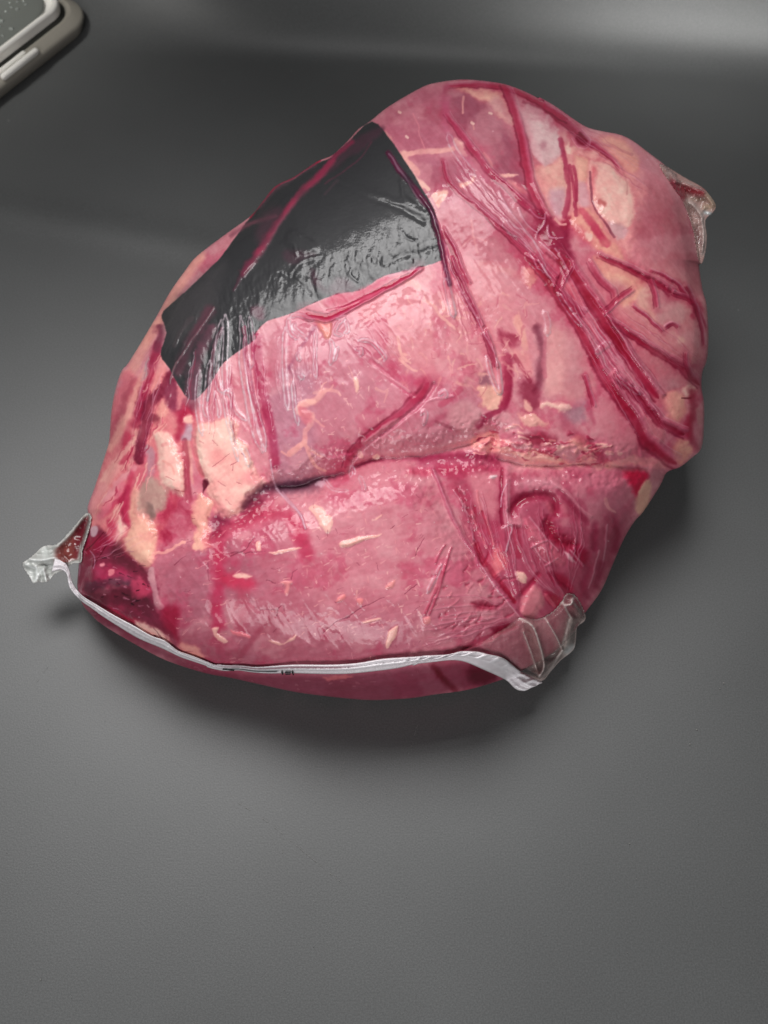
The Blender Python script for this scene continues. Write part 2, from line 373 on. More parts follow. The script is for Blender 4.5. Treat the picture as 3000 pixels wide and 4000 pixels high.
poly('E 140 1180 240 1120 340 1180 400 1210 330 1300 230 1350 150 1280', (228, 158, 164), 14, .9)
line('E 340 1310 420 1240 500 1210', (168, 56, 84), 40, 24, a=.8)
line('E 0 1290 120 1340 200 1370', (176, 88, 104), 16, a=.6)
line('J 1290 430 1200 480 1150 520', (190, 80, 104), 30, a=.5, soft=1)
poly('J 1320 370 1420 330 1540 400 1560 470 1480 560 1400 590 1300 480', (226, 156, 162), 14, .8)
line('J 1250 360 1330 300 1400 240', (196, 80, 104), 26, a=.6)
fat('E 640 1240 740 1210 830 1280 900 1300 760 1330 680 1290', (244, 178, 168), 6, wp=8)
poly('E 280 1420 420 1390 560 1440 600 1500 540 1560 400 1530 300 1500', (242, 160, 158), 10, 1, 9)
poly('E 470 1520 640 1560 800 1600 940 1620 1060 1620 900 1560 780 1500 640 1540', (246, 168, 160), 8, 1, 9)
line('E 430 1480 560 1500 680 1570 820 1580 960 1600', (252, 190, 178), 20, 26, a=.8, wp=6, h=.0012)
line('E 500 1440 640 1520 760 1510 900 1560', (206, 84, 104), 12, a=.7, wp=5)
line('G 560 190 700 200 900 240 1000 250 1160 215 1300 230 1420 240', (246, 172, 166), 24, 18, a=.6, wp=14, h=.0012)
poly('E 690 1400 850 1390 960 1430 900 1490 720 1470', (160, 52, 74), 18, .85, h=-.001)
fat('E 1060 1440 1120 1410 1190 1460 1250 1530 1180 1530 1080 1480', (250, 180, 166), 5, wp=6)
poly('E 1210 1240 1300 1130 1400 1120 1500 1280 1580 1420 1560 1540 1420 1540 1330 1440 1260 1340', (224, 140, 150), 30, .9)
line('E 1000 1280 1080 1380 1200 1470 1300 1580', (176, 64, 90), 50, a=.6, soft=.9)
line('E 1170 920 1200 1050 1200 1180 1240 1300', (188, 80, 104), 22, a=.6, soft=.9)
poly('E 700 1130 760 1170 760 1210 700 1180', (244, 176, 166), 6)

for i in range(90):      # ragged little fat clumps along the crease
    r = random.Random(5200+i); t = r.random(); px, py = T('E %f %f' % (300+t*1150, 1480+60*t+r.gauss(0, 62)-90*math.exp(-((t-.35)/.25)**2)*r.random()))[0]
    l = r.uniform(8, 44); an = r.uniform(-.35, .35)
    line(np.array([[px, py], [px+l*.5, py+math.sin(an)*l*.5+r.uniform(-5, 5)], [px+l, py+math.sin(an)*l]]), r.choice([(252, 184, 174), (246, 168, 162), (255, 198, 186), (196, 78, 100), (170, 50, 78)]), r.uniform(6, 20), r.uniform(3, 8), a=r.uniform(.45, .9), soft=.7, wp=7, h=.0012)

# --- centre: marbling
line('J 320 250 260 330 210 350 150 370 140 420 200 440 235 450 215 530 180 580 180 650 120 700 60 740', V, 34, 20, a=1, h=.0004)
line('J 180 660 220 760 270 840 340 880', V, 17, 11, a=.9)
line('J 180 660 120 720 60 760 0 730', V, 16, 10, a=.8)
line('J 240 460 300 510 330 530', V, 14, 9, a=.8)
line('J 210 700 270 750 320 770', V, 12, 8, a=.8)
poly('J 130 400 160 380 230 420 225 480 180 530 150 470', (222, 126, 136), 8, .8)
poly('J 200 340 250 320 260 350 220 370', FT, 6)
line('J 340 240 430 260 460 290', V, 20, 9, a=.8)
line('J 300 260 320 200 350 180', V, 9, 5, a=.8)
line('J 250 270 360 250 400 210', V, 18, 10, a=.7)
poly('J 560 160 590 170 610 230 590 270 570 230', FT, 4, h=.0006)
line('J 520 60 560 160', V, 6, a=.5)
line('J 740 240 800 260 830 250 800 340', V, 12, 8, a=.7)
poly('J 590 740 610 705 635 770 600 775', FB, 3, 1, 2)
poly('J 705 770 740 750 775 775 740 795', FB, 3, 1, 4)
line('J 930 10 1000 80 1060 95', FT, 16, 8, a=.8)
line('C 1110 1240 1140 1380 1200 1440', FT, 14, 10, a=.8)
line('C 1320 950 1400 1010 1460 1080 1560 1160', FT, 16, 10, a=.7, wp=5)
line('C 1190 810 1230 800 1270 840', FT, 26, a=.8)
line('C 1440 950 1470 990 1460 1030', FT, 16, a=.7)
for i in range(260):     # tiny pale ticks in the middle and front muscles
    r = random.Random(7700+i); q = r.random()
    px, py = (r.uniform(1120, 1600), r.uniform(1380, 1880)) if q < .45 else (r.uniform(1150, 1650), r.uniform(1950, 2500))
    an = r.choice([-.35, 1.2])+r.uniform(-.4, .4); l = r.uniform(5, 22)
    line(np.array([[px, py], [px+math.cos(an)*l, py+math.sin(an)*l]]), r.choice([(248, 186, 184), (242, 168, 170), (252, 196, 188)]), r.uniform(3.5, 8), 3, a=r.uniform(.4, .85), soft=.8, wp=3, sp=False)
for i in range(130):      # pale marbling veins in the light muscle
    r = random.Random(900+i); ax, ay = r.uniform(1560, 2060), r.uniform(1130, 1520)
    an = r.uniform(-.3, 2.2); l = r.uniform(15, 60)
    p = np.array([[ax, ay], [ax+math.cos(an)*l*.5+r.uniform(-8, 8), ay+math.sin(an)*l*.5+r.uniform(-8, 8)], [ax+math.cos(an)*l, ay+math.sin(an)*l]])
    line(p, r.choice([(246, 176, 168), (240, 166, 164), (206, 108, 124), (248, 184, 172)]), r.uniform(5, 16), 3, a=r.uniform(.35, .75), wp=5, soft=.8)
poly('C 470 1090 540 1100 590 1110 590 1210 540 1240 500 1160', (246, 168, 156), 5, h=.0015, part=newpart('fat_patch', 'small fat nub just below the black label'))
poly('C 240 1100 460 1100 470 1200 380 1260 280 1240', (216, 136, 150), 14, .7)
line('C 460 1160 400 1240 340 1320 290 1420 250 1480', (160, 88, 116), 18, a=.5, soft=1)

# --- left fat group
fat('I 720 410 850 400 1000 350 1060 400 1050 520 1120 590 1200 760 1260 880 1200 970 1120 1060 1000 1150 900 1120 850 1020 820 900 740 760 710 560', FB, 5, 1, .0035, wp=5, lab='big cream fat block on the left')
poly('I 800 560 900 600 960 660 880 720 820 660', (246, 160, 156), 30, .6)
poly('I 850 1040 940 1060 960 1130 880 1110', (240, 130, 140), 26, .6)
poly('I 1160 770 1240 820 1200 900 1100 830', (240, 130, 140), 24, .5)
for s_ in ('I 860 740 940 680 1000 640', 'I 860 540 900 580', 'I 1000 740 1060 700', 'I 820 860 800 920 790 980', 'I 900 870 960 900', 'I 1040 860 1080 880', 'I 1010 780 1020 730', 'I 840 990 860 1060', 'I 760 540 790 560', 'I 960 1010 1010 1040', 'I 1080 640 1120 660'):
    line(s_, (196, 112, 118), 4.5, 3, a=.8, wp=4, h=-.0003)
poly('I 780 850 820 850 830 880 800 940 790 960', (120, 40, 60), 5, .9)
fat('I 410 490 500 480 560 520 600 620 640 720 650 860 640 960 560 970 500 930 440 800 440 640', FB, 6, 1, .003, lab='upright cream fat column left of the big fat block')
line('I 470 580 560 560 600 600', (240, 150, 150), 14, a=.5)
line('I 500 820 560 850', (200, 120, 120), 4, a=.7); line('I 560 930 640 940', (190, 90, 100), 4, a=.8)
line('I 480 700 540 740 560 800', (240, 160, 150), 10, a=.5)
fat('I 430 300 480 230 510 260 510 330 440 370', (250, 176, 164), 8, lab=None)
fat('I 700 1130 740 1020 760 960 840 1000 850 1100 820 1200 840 1290 870 1380 740 1410 700 1330 720 1240', (249, 182, 166), 5, 1, .002, wp=7)
fat('I 190 1260 230 1180 220 1040 260 880 320 1100 400 1180 440 1260 420 1340 400 1400 380 1500 330 1520 240 1450 190 1360', (250, 188, 168), 6, 1, .003, lab='cream fat tongue curling down at the left')
poly('I 130 1130 170 1150 180 1220 130 1320 90 1300 120 1200', FB, 10, 1, part=newpart('fat_patch'))
poly('I 660 400 700 420 700 540 620 540 610 500 640 460', (206, 168, 178), 8, .95)
poly('I 640 560 690 560 700 700 700 880 670 800', (238, 168, 160), 8, .9)
line('I 340 600 380 640 380 760 370 850', (196, 150, 158), 34, a=.85, soft=.6)
fat('I 270 960 320 860 420 850 480 900 490 1020 440 1090 380 1160 340 1130 280 1080', (188, 164, 146), 10, .75, .001, wp=7, lab='olive grey patch on the left fat', n='membrane_patch')
poly('I 340 1040 380 1060 420 1130 370 1160', (150, 110, 108), 10, .7)
# red juices round the fat
poly('I 500 980 640 990 700 1060 700 1180 640 1280 520 1340 440 1370 470 1200 440 1120', (178, 52, 82), 24, .92, 12, mott=.7)
line('I 600 250 620 400 590 520', (176, 50, 80), 60, 30, a=.85, soft=.9)
line('I 640 540 660 700 660 860 680 1000', (176, 70, 90), 24, 30, a=.8, h=-.002)
line('I 720 420 715 560 740 720 780 820', (214, 110, 120), 22, a=.8, h=-.001)
poly('I 840 1150 960 1160 1040 1180 1140 1040 1180 1000 1280 1000 1240 1100 1100 1180 980 1260 860 1340', (150, 52, 80), 26, .85, 11, h=-.002)
line('I 860 1320 960 1270 1080 1190 1200 1130 1340 1110 1440 1130 1520 1230 1570 1340 1600 1420', (196, 62, 92), 70, 60, a=.8, soft=1)
line('I 900 1380 900 1500 910 1650 L 120 300 100 420 90 560 110 680', (196, 52, 88), 60, 60, a=.85, soft=.9)
line('L 60 190 200 160', (196, 52, 88), 60, a=.4, soft=1)
poly('L 130 280 260 300 380 320 380 400 260 400 150 360', (214, 70, 100), 24, .8)
poly('L 230 290 300 285 370 300 320 320 240 315', FT, 6)
line('L 280 400 300 520 280 660 290 740', (186, 70, 92), 50, a=.5, soft=1)
line('L 250 970 330 860 420 740 520 620', (170, 62, 84), 26, a=.5, soft=.9)
line('L 70 0 60 120 50 200', (192, 110, 122), 20, a=.5)
line('L 720 0 760 80 780 140', (200, 70, 100), 60, a=.6, soft=1)
line('I 1290 900 1200 970 1100 1060', (120, 60, 78), 34, a=.7, soft=1)
line('I 1240 920 1400 900 1560 900 1659 880', (116, 64, 82), 60, a=.75, soft=1, h=-.003)
line('I 640 1330 580 1360 520 1400 420 1410 380 1460', (250, 176, 164), 12, 14, a=.9, wp=6, h=.0006)
# left margin streaks
for s_, c_, w_ in (('I 0 900 100 760 200 640 260 560', (246, 176, 168), 40), ('I 20 1000 120 880 240 760', (236, 160, 166), 30), ('I 0 1120 100 1040 180 940 220 800', (206, 80, 104), 30),
                   ('I 180 500 200 620 160 700', (200, 76, 100), 40), ('I 120 940 150 1020 190 1160', (196, 66, 96), 30), ('I 60 1180 90 1260 60 1320', (200, 66, 96), 40),
                   ('I 290 480 180 620 60 760 0 860', (246, 180, 170), 22), ('I 360 0 300 180 260 340 200 460', (216, 110, 124), 34), ('D 760 0 640 160 540 320 450 470 380 600 290 760 210 930', (250, 176, 160), 52),
                   ('D 210 930 150 1090 110 1240 80 1400', (226, 120, 134), 50), ('D 260 960 180 1140 130 1300 70 1450', (190, 92, 108), 34), ('D 330 900 250 1120 160 1320 60 1500', (246, 176, 164), 36),
                   ('D 480 800 430 1000 380 1120', (246, 164, 158), 44), ('D 430 700 410 800 360 960 310 1160 270 1320', (168, 54, 82), 40), ('D 440 560 450 640 430 720', (150, 70, 90), 34),
                   ('H 700 0 640 120 620 220', (240, 160, 160), 34), ('H 850 0 760 140 680 240', (232, 130, 144), 30), ('H 900 30 880 160 890 300', (186, 60, 90), 30)):
    line(s_, c_, w_, a=.85, soft=.7, wp=5, h=.0008, hw=.8)
poly('D 340 860 370 790 350 920 310 970', (190, 170, 168), 8, .8)
for i in range(70):      # cream and crimson strands of the left margin
    r = random.Random(6100+i); t = r.random(); u_ = r.random()
    x0_ = 250+150*u_+170*(1-t); y0_ = 1180+820*t
    p0 = np.array([470+ (1-t)*230-t*90+u_*(90+90*t), 1180+820*t]); l = r.uniform(40, 130)
    dr = np.array([-.42, .9])+np.array([r.uniform(-.15, .15), 0])
    line(np.array([p0, p0+dr*l*.5+[r.uniform(-6, 6), 0], p0+dr*l]), r.choice([(250, 184, 172), (244, 166, 164), (252, 196, 182), (200, 76, 104), (178, 56, 84)]), r.uniform(5, 15), 4, a=r.uniform(.4, .8), soft=.8, wp=7, h=.0008, taper=.3)
# flap of film folded over at the left, dark with juice
line('D 650 830 560 930 500 1000 420 1100 360 1180 340 1320 300 1450 290 1600', (146, 52, 76), 60, 40, a=.9, soft=.4, h=.003, part=newpart('film_fold', 'wine-dark film fold on the left'))
poly('D 520 960 600 1000 640 1060 600 1200 520 1180 480 1080', (156, 70, 92), 14, .9)
poly('D 600 1000 680 1060 640 1110 590 1200', (230, 140, 144), 8, .9)
poly('D 620 1200 700 1150 720 1260 640 1320 600 1260', (184, 50, 80), 16, .8)
poly('D 640 1270 700 1240 690 1310 650 1310', FT, 8)
poly('D 380 1230 430 1240 420 1300 370 1300', (120, 40, 60), 12, .6, 6)
# left end: clotted meat
poly('H 780 460 860 420 900 560 1040 640 1060 680 900 640 780 580', (116, 56, 66), 22, .7)
line('H 620 780 780 740 960 760', (96, 62, 74), 50, a=.6, wp=8, h=.001)
line('H 640 880 820 860 1000 900 1060 960', (104, 52, 62), 60, a=.6, wp=8, h=-.002)
poly('H 900 740 1000 720 1080 800 1060 860 960 850', (206, 84, 110), 16, .8, 9)
poly('H 640 600 760 640 880 660 900 720 760 720 640 690', (190, 66, 100), 22, .7, 12)
poly('H 640 920 800 980 980 1060 900 1080 720 1000', (190, 44, 76), 16, .8)
poly('H 560 420 700 400 760 460 640 520 560 520', (170, 46, 78), 18, .8)
fat('H 960 1070 1060 1080 1140 1120 1220 1220 1130 1190 1000 1130', FB, 5, lab='cream fat wedge above the seam at left')
fat('H 1300 1220 1400 1250 1500 1330 1440 1350 1340 1300', (244, 166, 156), 6)
poly('H 1160 940 1300 960 1280 1120 1300 1220 1200 1120', (170, 44, 74), 20, .9)
line('H 1080 650 1100 780 1130 900 1160 940', (214, 160, 164), 26, a=.85, h=.0006)
poly('H 610 320 650 310 665 350 640 395 610 380', (214, 176, 184), 4, .9, 2, h=.0008)
poly('H 680 610 720 600 715 625 685 625', (240, 150, 160), 4)
poly('H 750 660 790 655 790 690 760 690', (236, 140, 150), 4)
line('H 545 400 530 560 520 700', (190, 140, 156), 5, a=.6, h=.0006)
line('H 600 260 570 400 530 520', (200, 150, 164), 5, a=.6, h=.0006)
line('H 740 450 680 540 620 620', (110, 20, 44), 4, a=.8)
line('H 710 360 640 440 570 500', (110, 20, 44), 4, a=.8)
line('H 600 500 640 560 630 640', (206, 160, 176), 4, a=.6)
rs = random.Random(5)
for i in range(60):
    cx_, cy_ = T('H %f %f' % (rs.uniform(560, 1060), rs.uniform(480, 1000)))[0]
    line(np.array([[cx_, cy_], [cx_+rs.uniform(4, 22), cy_+rs.uniform(-4, 8)]]), rs.choice([(206, 130, 150), (226, 160, 170), (150, 60, 84), (70, 28, 40)]), rs.uniform(3, 9), 3, a=rs.uniform(.4, .8), sp=False, h=.0004, wp=3)
# --- lower muscle: flecks of fat, fibre lines, bubbles
for s_, c_ in (('L 1060 50 1130 20 1280 0 1220 30 1120 70', FT), ('L 1430 740 1480 690 1510 700 1460 830 1410 860', FT), ('L 1240 650 1350 630 1370 640 1260 665', FT),
               ('L 500 800 560 810 620 825 720 760 700 800 600 835 540 825', FT), ('L 60 720 110 700 100 740 180 800 140 820 90 780', FT), ('L 200 715 260 740 360 770 340 790 240 760', (240, 130, 140)),
               ('J 210 1170 270 1140 330 1180 340 1220 300 1260 280 1270 240 1210', FB), ('J 290 1270 350 1215 400 1270 365 1370 310 1320', FB), ('J 460 1430 560 1400 660 1390 780 1375 740 1400 620 1430 500 1475 460 1475', FT),
               ('J 740 1250 790 1220 780 1240 745 1260', FT), ('L 1030 480 1080 440 1100 470 1040 500', (244, 150, 150)), ('L 1190 480 1240 480 1220 530', (244, 150, 150)), ('L 600 340 680 350 660 380 640 450 620 440 630 380', (240, 150, 152)),
               ('L 1420 370 1490 330 1480 380 1420 400', (244, 160, 158)), ('L 500 120 620 90 760 80 700 100 560 125', FT), ('L 400 40 430 30 435 95 400 95', FT), ('K 100 430 160 420 150 470 110 480', (240, 150, 152))):
    poly(s_, c_, 3.5, .95, 3, h=.0005)
for i in range(330):
    r = random.Random(100+i); a_ = r.random(); b_ = r.random()
    px = 680+a_*1230; py = 1930+b_*700
    if r.random() < .55: an = -0.25+r.uniform(-.5, .3)
    else: an = r.uniform(.6, 1.5) if px > 1200 else -.1
    l = r.uniform(6, 34); br = r.random() < .72
    cc = r.choice([(240, 160, 164), (236, 150, 156), (244, 172, 168)]) if br else r.choice([(168, 82, 100), (156, 72, 90), (182, 84, 104)])
    line(np.array([[px, py], [px+math.cos(an)*l*.5, py+math.sin(an)*l*.5+r.uniform(-3, 3)], [px+math.cos(an)*l, py+math.sin(an)*l]]), cc, r.uniform(2.5, 8) if br else r.uniform(2, 4), 2.5, a=r.uniform(.3, .8), wp=4, soft=.7)
for s_ in ('L 1100 620 1200 560 1320 500 1400 470', 'L 1560 440 1659 360', 'L 680 330 690 280 720 250', 'L 200 110 340 110 480 110', 'L 1130 610 1000 680 920 740', 'I 1000 1440 1120 1380 1180 1300', 'I 560 1520 650 1440', 'L 430 560 560 570', 'J 1050 1540 1080 1450 1110 1400', 'J 860 1335 890 1310', 'L 560 620 570 560 600 530 620 580', 'L 480 340 560 350', 'H 1100 1100 1200 1250', 'I 820 1500 840 1640'):
    line(s_, (140, 56, 76), 4.5, 3, a=.65, wp=4, h=-.0004)
for i in range(150):
    r = random.Random(3000+i); px, py = r.uniform(500, 2650), r.uniform(400, 2650)
    line(np.array([[px, py], [px+2, py+1]]), (238, 190, 194), r.uniform(3, 6), a=.6, sp=False, h=.0004, wp=0)
# dents on the lower right of the front muscle
r = random.Random(77)
for i in range(46):
    px, py = T('K %f %f' % (r.uniform(180, 760), r.uniform(60, 620)))[0]
    an = -.7+r.uniform(-.5, .5); l = r.uniform(14, 46)
    p = np.array([[px, py], [px+math.cos(an)*l*.5+r.uniform(-6, 6), py+math.sin(an)*l*.5], [px+math.cos(an)*l, py+math.sin(an)*l]])
    if r.random() < .5: line(p, (178, 62, 86), r.uniform(7, 16), 5, a=.55, h=-.0014, wp=5, soft=.9)
    else: line(p, (232, 140, 150), r.uniform(5, 10), 4, a=.45, h=.0012, wp=5, soft=.9)
poly('K 480 320 600 310 680 340 640 370 520 350', (160, 40, 66), 14, .8, h=-.002)
poly('K 640 500 760 460 840 480 740 530 660 560', (160, 40, 70), 16, .85, h=-.002)
line('K 420 670 560 600 680 540 820 490', (176, 52, 80), 22, a=.6, h=-.002)
line('K 290 700 460 660 640 590', (188, 80, 100), 14, a=.6, h=-.001)
for s_ in ('K 120 400 180 260 250 60', 'K 150 400 220 240 280 20', 'G 0 1240 60 1080 130 880', 'G 0 1000 50 900 80 860'):
    line(s_, (186, 70, 94), 10, 8, a=.6, h=.0016); 
tube('K 140 230 200 110 250 10', 14, .0012)
# --- lower right flap details
poly('G 260 300 480 300 490 460 470 640 420 620 330 560 290 440', (222, 138, 148), 20, .9)
for s_ in ('G 330 440 350 560 420 720 450 860', 'G 290 600 340 760 400 880', 'G 400 640 420 760 460 860'):
    line(s_, (232, 130, 140), 12, 8, a=.7, h=.001)
for s_ in ('G 370 600 400 700 430 800', 'G 310 560 320 660 350 760', 'G 420 860 400 960 380 1000'):
    line(s_, (176, 50, 78), 12, 10, a=.7, h=-.001)
poly('G 440 900 500 870 560 940 540 1040 480 1080 430 1020', (240, 130, 136), 20, .9, 9)
poly('G 630 1070 690 1070 720 1140 700 1160 640 1130', FT, 5, h=.001)
poly('G 690 660 740 680 860 820 940 900 1020 1000 900 1000 800 900 720 800', (214, 114, 130), 14, .9, h=.002)
poly('G 880 640 960 740 1060 830 1120 880 1040 900 940 850 820 740', (166, 42, 70), 20, .85, 9, h=-.003)
poly('G 1060 880 1180 900 1210 980 1160 1020 1080 960', (166, 40, 70), 18, .85)
line('G 600 600 640 530 720 480 840 470 920 500 940 600', (158, 40, 70), 44, a=.9, soft=.8, h=-.005)
poly('G 640 340 900 330 1000 420 860 410 700 400 640 430', (218, 148, 158), 24, .8, h=.002)
line('G 900 340 1020 440 1120 560 1220 640', (220, 140, 152), 20, 14, a=.7, h=.002)
line('G 960 440 1080 560 1180 680', (164, 52, 80), 28, a=.6, h=-.001)
line('G 1000 560 1020 640 1000 700', (226, 130, 142), 26, a=.7, soft=.9); line('G 890 540 910 600', (230, 120, 136), 26, a=.7, soft=.9)
line('G 570 240 560 400 560 560 570 640 600 690 650 700', (224, 142, 156), 36, 20, a=.8, h=.0026)
line('G 520 260 515 450 515 640 530 700', (166, 46, 78), 14, a=.9, h=-.001)
line('G 540 740 550 860 580 1000 620 1140 650 1240', (190, 90, 112), 26, a=.7, h=.0022)
line('G 620 720 650 840 650 940', (176, 60, 84), 30, a=.7)
poly('G 700 1240 780 1180 860 1280 820 1380 740 1440 670 1380', (228, 140, 148), 12, .9, 6, h=.0015)
line('G 690 1230 760 1150 810 1090', (176, 50, 78), 22, a=.8, h=-.001)
poly('G 880 1100 960 1080 1060 1160 1060 1240 960 1180', (172, 44, 74), 14, .85, h=-.002)
poly('G 860 1220 960 1250 1000 1340 900 1320', (180, 44, 74), 12, .85)
line('G 870 1250 930 1330', (226, 120, 134), 16, a=.8, h=.0015)
poly('G 1010 900 1060 940 1100 1000 1040 960', (240, 190, 196), 6, .8, h=.0015)
for s_ in ('G 760 850 830 960 900 1010', 'G 750 880 870 820', 'G 860 1020 960 960', 'G 740 640 860 800 960 900', 'G 1280 900 1240 1060 1200 1200', 'G 1340 700 1330 900 1290 1060', 'G 1160 1020 1060 900'):
    line(s_, (226, 150, 164), 9, 6, a=.6, h=.0018)
for s_ in ('G 1400 640 1420 760 1400 900', 'G 1250 700 1240 880', 'G 1200 1040 1160 1160 1180 1260', 'G 1300 1000 1250 1180'):
    line(s_, (166, 46, 78), 30, a=.6, soft=.9, h=-.001)
poly('G 1180 300 1420 320 1500 420 1500 700 1420 660 1340 560 1240 420', (206, 118, 134), 40, .7)
line('G 1330 500 1360 570 1410 600', (240, 160, 160), 18, 8, a=.8)
poly('G 1480 280 1659 280 1659 420 1600 500 1540 440', (206, 52, 84), 14, .95)
poly('G 1560 540 1610 400 1680 340 1680 500 1600 620', (250, 190, 168), 8, 1, h=.001, part=newpart('fat_patch', 'cream fat sliver at the right notch'))
line('F 560 1640 700 1600 850 1610 980 1620', (246, 168, 164), 34, a=.9, wp=6)
for s_ in ('G 160 420 230 540 280 700 320 860', ):
    line(s_, (160, 56, 78), 22, a=.6, h=-.001)
for i in range(26):
    r = random.Random(400+i); t = r.random(); p0 = T('G %f %f' % (170+170*t+r.uniform(-30, 30), 400+380*t+r.uniform(-20, 20)))[0]
    line(np.array([p0, p0+[r.uniform(2, 9), r.uniform(6, 16)]]), (238, 176, 184), r.uniform(4, 9), 4, a=.6, h=.0018, sp=False, wp=1)

# --- right side patches between the folds
poly('F 430 30 520 20 700 110 830 190 850 230 740 380 640 380 560 200', (248, 178, 160), 12, 1, 5, part=newpart('fat_patch', 'cream fat wedge between dark folds on the right'))
poly('F 560 180 680 230 740 300 640 340 580 260', (226, 160, 158), 20, .8)
poly('F 860 210 900 380 940 520 860 470 770 380', (240, 176, 164), 10, .9)
poly('F 950 270 1080 340 1160 440 1100 540 1000 560 930 460', (222, 158, 158), 16, .9)
poly('F 760 450 900 560 1100 640 1160 760 1080 780 900 680 700 520 560 470', (226, 142, 146), 20, .8)
poly('F 720 660 900 780 1100 920 1150 1000 1040 1060 960 1100 860 960 760 800', (224, 142, 148), 16, .9)
poly('F 940 980 1060 960 1100 1040 1000 1060', (206, 140, 146), 20, .6)
fat('F 990 1070 1060 1060 1140 1100 1150 1200 1100 1280 1040 1260 990 1180', (250, 178, 162), 10)
fat('F 1130 1050 1180 1010 1220 1060 1190 1100 1140 1090', FB, 5)
line('F 1120 1110 1200 1110', (120, 40, 54), 8, a=.8)
fat('F 1080 1440 1140 1440 1200 1520 1160 1600 1110 1630 1060 1540', (250, 184, 160), 8)
line('F 1200 1060 1220 1180 1180 1360 1240 1500', (176, 46, 72), 34, a=.7, soft=.9)
poly('F 790 1200 860 1230 980 1350 1000 1420 960 1480 880 1420 830 1320', (228, 144, 150), 8, .95, h=.001)
poly('F 560 780 700 820 780 960 800 1060 700 1000 600 900', (226, 146, 154), 14, .9)
poly('F 380 450 460 600 480 720 420 640', (230, 140, 146), 12, .8)
poly('F 220 200 300 260 370 370 340 400 260 330 210 250', (228, 130, 138), 10, .9)
poly('F 330 130 480 180 580 320 500 420 420 300', (230, 148, 154), 14, .9)
poly('F 600 900 660 1000 760 1120 640 1080 560 940', (232, 140, 150), 8, .9, h=.001)
poly('F 1080 640 1130 620 1140 660 1100 680', (246, 180, 170), 8, .8)
line('F 1250 1200 1270 1300', (214, 150, 150), 20, a=.7)

# --- folds full of red juice
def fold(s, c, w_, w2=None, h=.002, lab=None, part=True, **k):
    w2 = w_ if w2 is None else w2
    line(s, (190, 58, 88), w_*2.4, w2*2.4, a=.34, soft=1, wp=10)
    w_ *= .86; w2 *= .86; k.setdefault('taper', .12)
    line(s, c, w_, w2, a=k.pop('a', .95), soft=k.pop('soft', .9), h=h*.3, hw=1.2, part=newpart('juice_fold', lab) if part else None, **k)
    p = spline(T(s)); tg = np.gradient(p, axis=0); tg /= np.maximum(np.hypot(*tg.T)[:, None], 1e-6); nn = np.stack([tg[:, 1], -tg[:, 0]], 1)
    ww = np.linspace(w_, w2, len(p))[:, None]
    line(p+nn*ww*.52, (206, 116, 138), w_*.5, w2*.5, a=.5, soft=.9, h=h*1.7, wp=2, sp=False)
    line(p+nn*ww*.82, (232, 170, 182), 4, 4, a=.45, soft=.7, wp=2, sp=False)  # thin highlight painted along one edge of the fold
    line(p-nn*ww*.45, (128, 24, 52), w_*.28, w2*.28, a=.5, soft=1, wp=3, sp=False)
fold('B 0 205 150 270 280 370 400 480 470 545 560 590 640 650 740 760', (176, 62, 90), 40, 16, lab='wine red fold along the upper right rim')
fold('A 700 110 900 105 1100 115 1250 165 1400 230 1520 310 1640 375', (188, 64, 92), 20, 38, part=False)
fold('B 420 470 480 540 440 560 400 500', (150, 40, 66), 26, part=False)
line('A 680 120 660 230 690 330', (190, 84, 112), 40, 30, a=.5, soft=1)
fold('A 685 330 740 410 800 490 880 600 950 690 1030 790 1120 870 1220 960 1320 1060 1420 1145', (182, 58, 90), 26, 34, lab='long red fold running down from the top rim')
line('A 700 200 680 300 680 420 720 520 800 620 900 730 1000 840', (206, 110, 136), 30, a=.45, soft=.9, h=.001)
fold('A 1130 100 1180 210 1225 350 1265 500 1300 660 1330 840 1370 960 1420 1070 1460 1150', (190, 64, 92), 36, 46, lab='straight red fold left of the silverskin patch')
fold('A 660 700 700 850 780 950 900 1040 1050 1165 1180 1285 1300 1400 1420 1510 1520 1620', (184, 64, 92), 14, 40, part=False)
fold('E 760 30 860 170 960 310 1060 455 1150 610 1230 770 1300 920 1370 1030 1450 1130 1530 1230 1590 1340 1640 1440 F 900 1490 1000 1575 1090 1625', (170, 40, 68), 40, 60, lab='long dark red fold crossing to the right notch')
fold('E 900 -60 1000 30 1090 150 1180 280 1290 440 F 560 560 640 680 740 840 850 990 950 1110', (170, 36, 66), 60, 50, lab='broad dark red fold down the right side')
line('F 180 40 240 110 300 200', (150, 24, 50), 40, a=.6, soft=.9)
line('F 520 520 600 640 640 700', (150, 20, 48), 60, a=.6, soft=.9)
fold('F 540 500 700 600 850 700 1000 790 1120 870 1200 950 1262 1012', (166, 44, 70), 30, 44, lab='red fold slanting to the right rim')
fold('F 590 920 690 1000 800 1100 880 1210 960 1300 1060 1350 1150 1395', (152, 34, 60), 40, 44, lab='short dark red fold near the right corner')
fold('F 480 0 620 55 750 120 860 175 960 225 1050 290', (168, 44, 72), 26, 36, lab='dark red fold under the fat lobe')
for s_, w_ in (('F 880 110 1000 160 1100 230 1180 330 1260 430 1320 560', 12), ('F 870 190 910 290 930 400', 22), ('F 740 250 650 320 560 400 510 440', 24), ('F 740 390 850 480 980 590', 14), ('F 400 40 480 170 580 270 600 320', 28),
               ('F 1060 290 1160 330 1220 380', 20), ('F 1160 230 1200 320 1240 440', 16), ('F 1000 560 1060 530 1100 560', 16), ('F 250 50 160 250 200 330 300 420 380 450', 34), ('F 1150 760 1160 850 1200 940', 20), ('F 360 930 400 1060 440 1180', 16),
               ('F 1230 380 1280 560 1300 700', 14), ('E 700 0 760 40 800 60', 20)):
    fold(s_, (174, 54, 82), w_, part=False, h=.0012, a=.8)
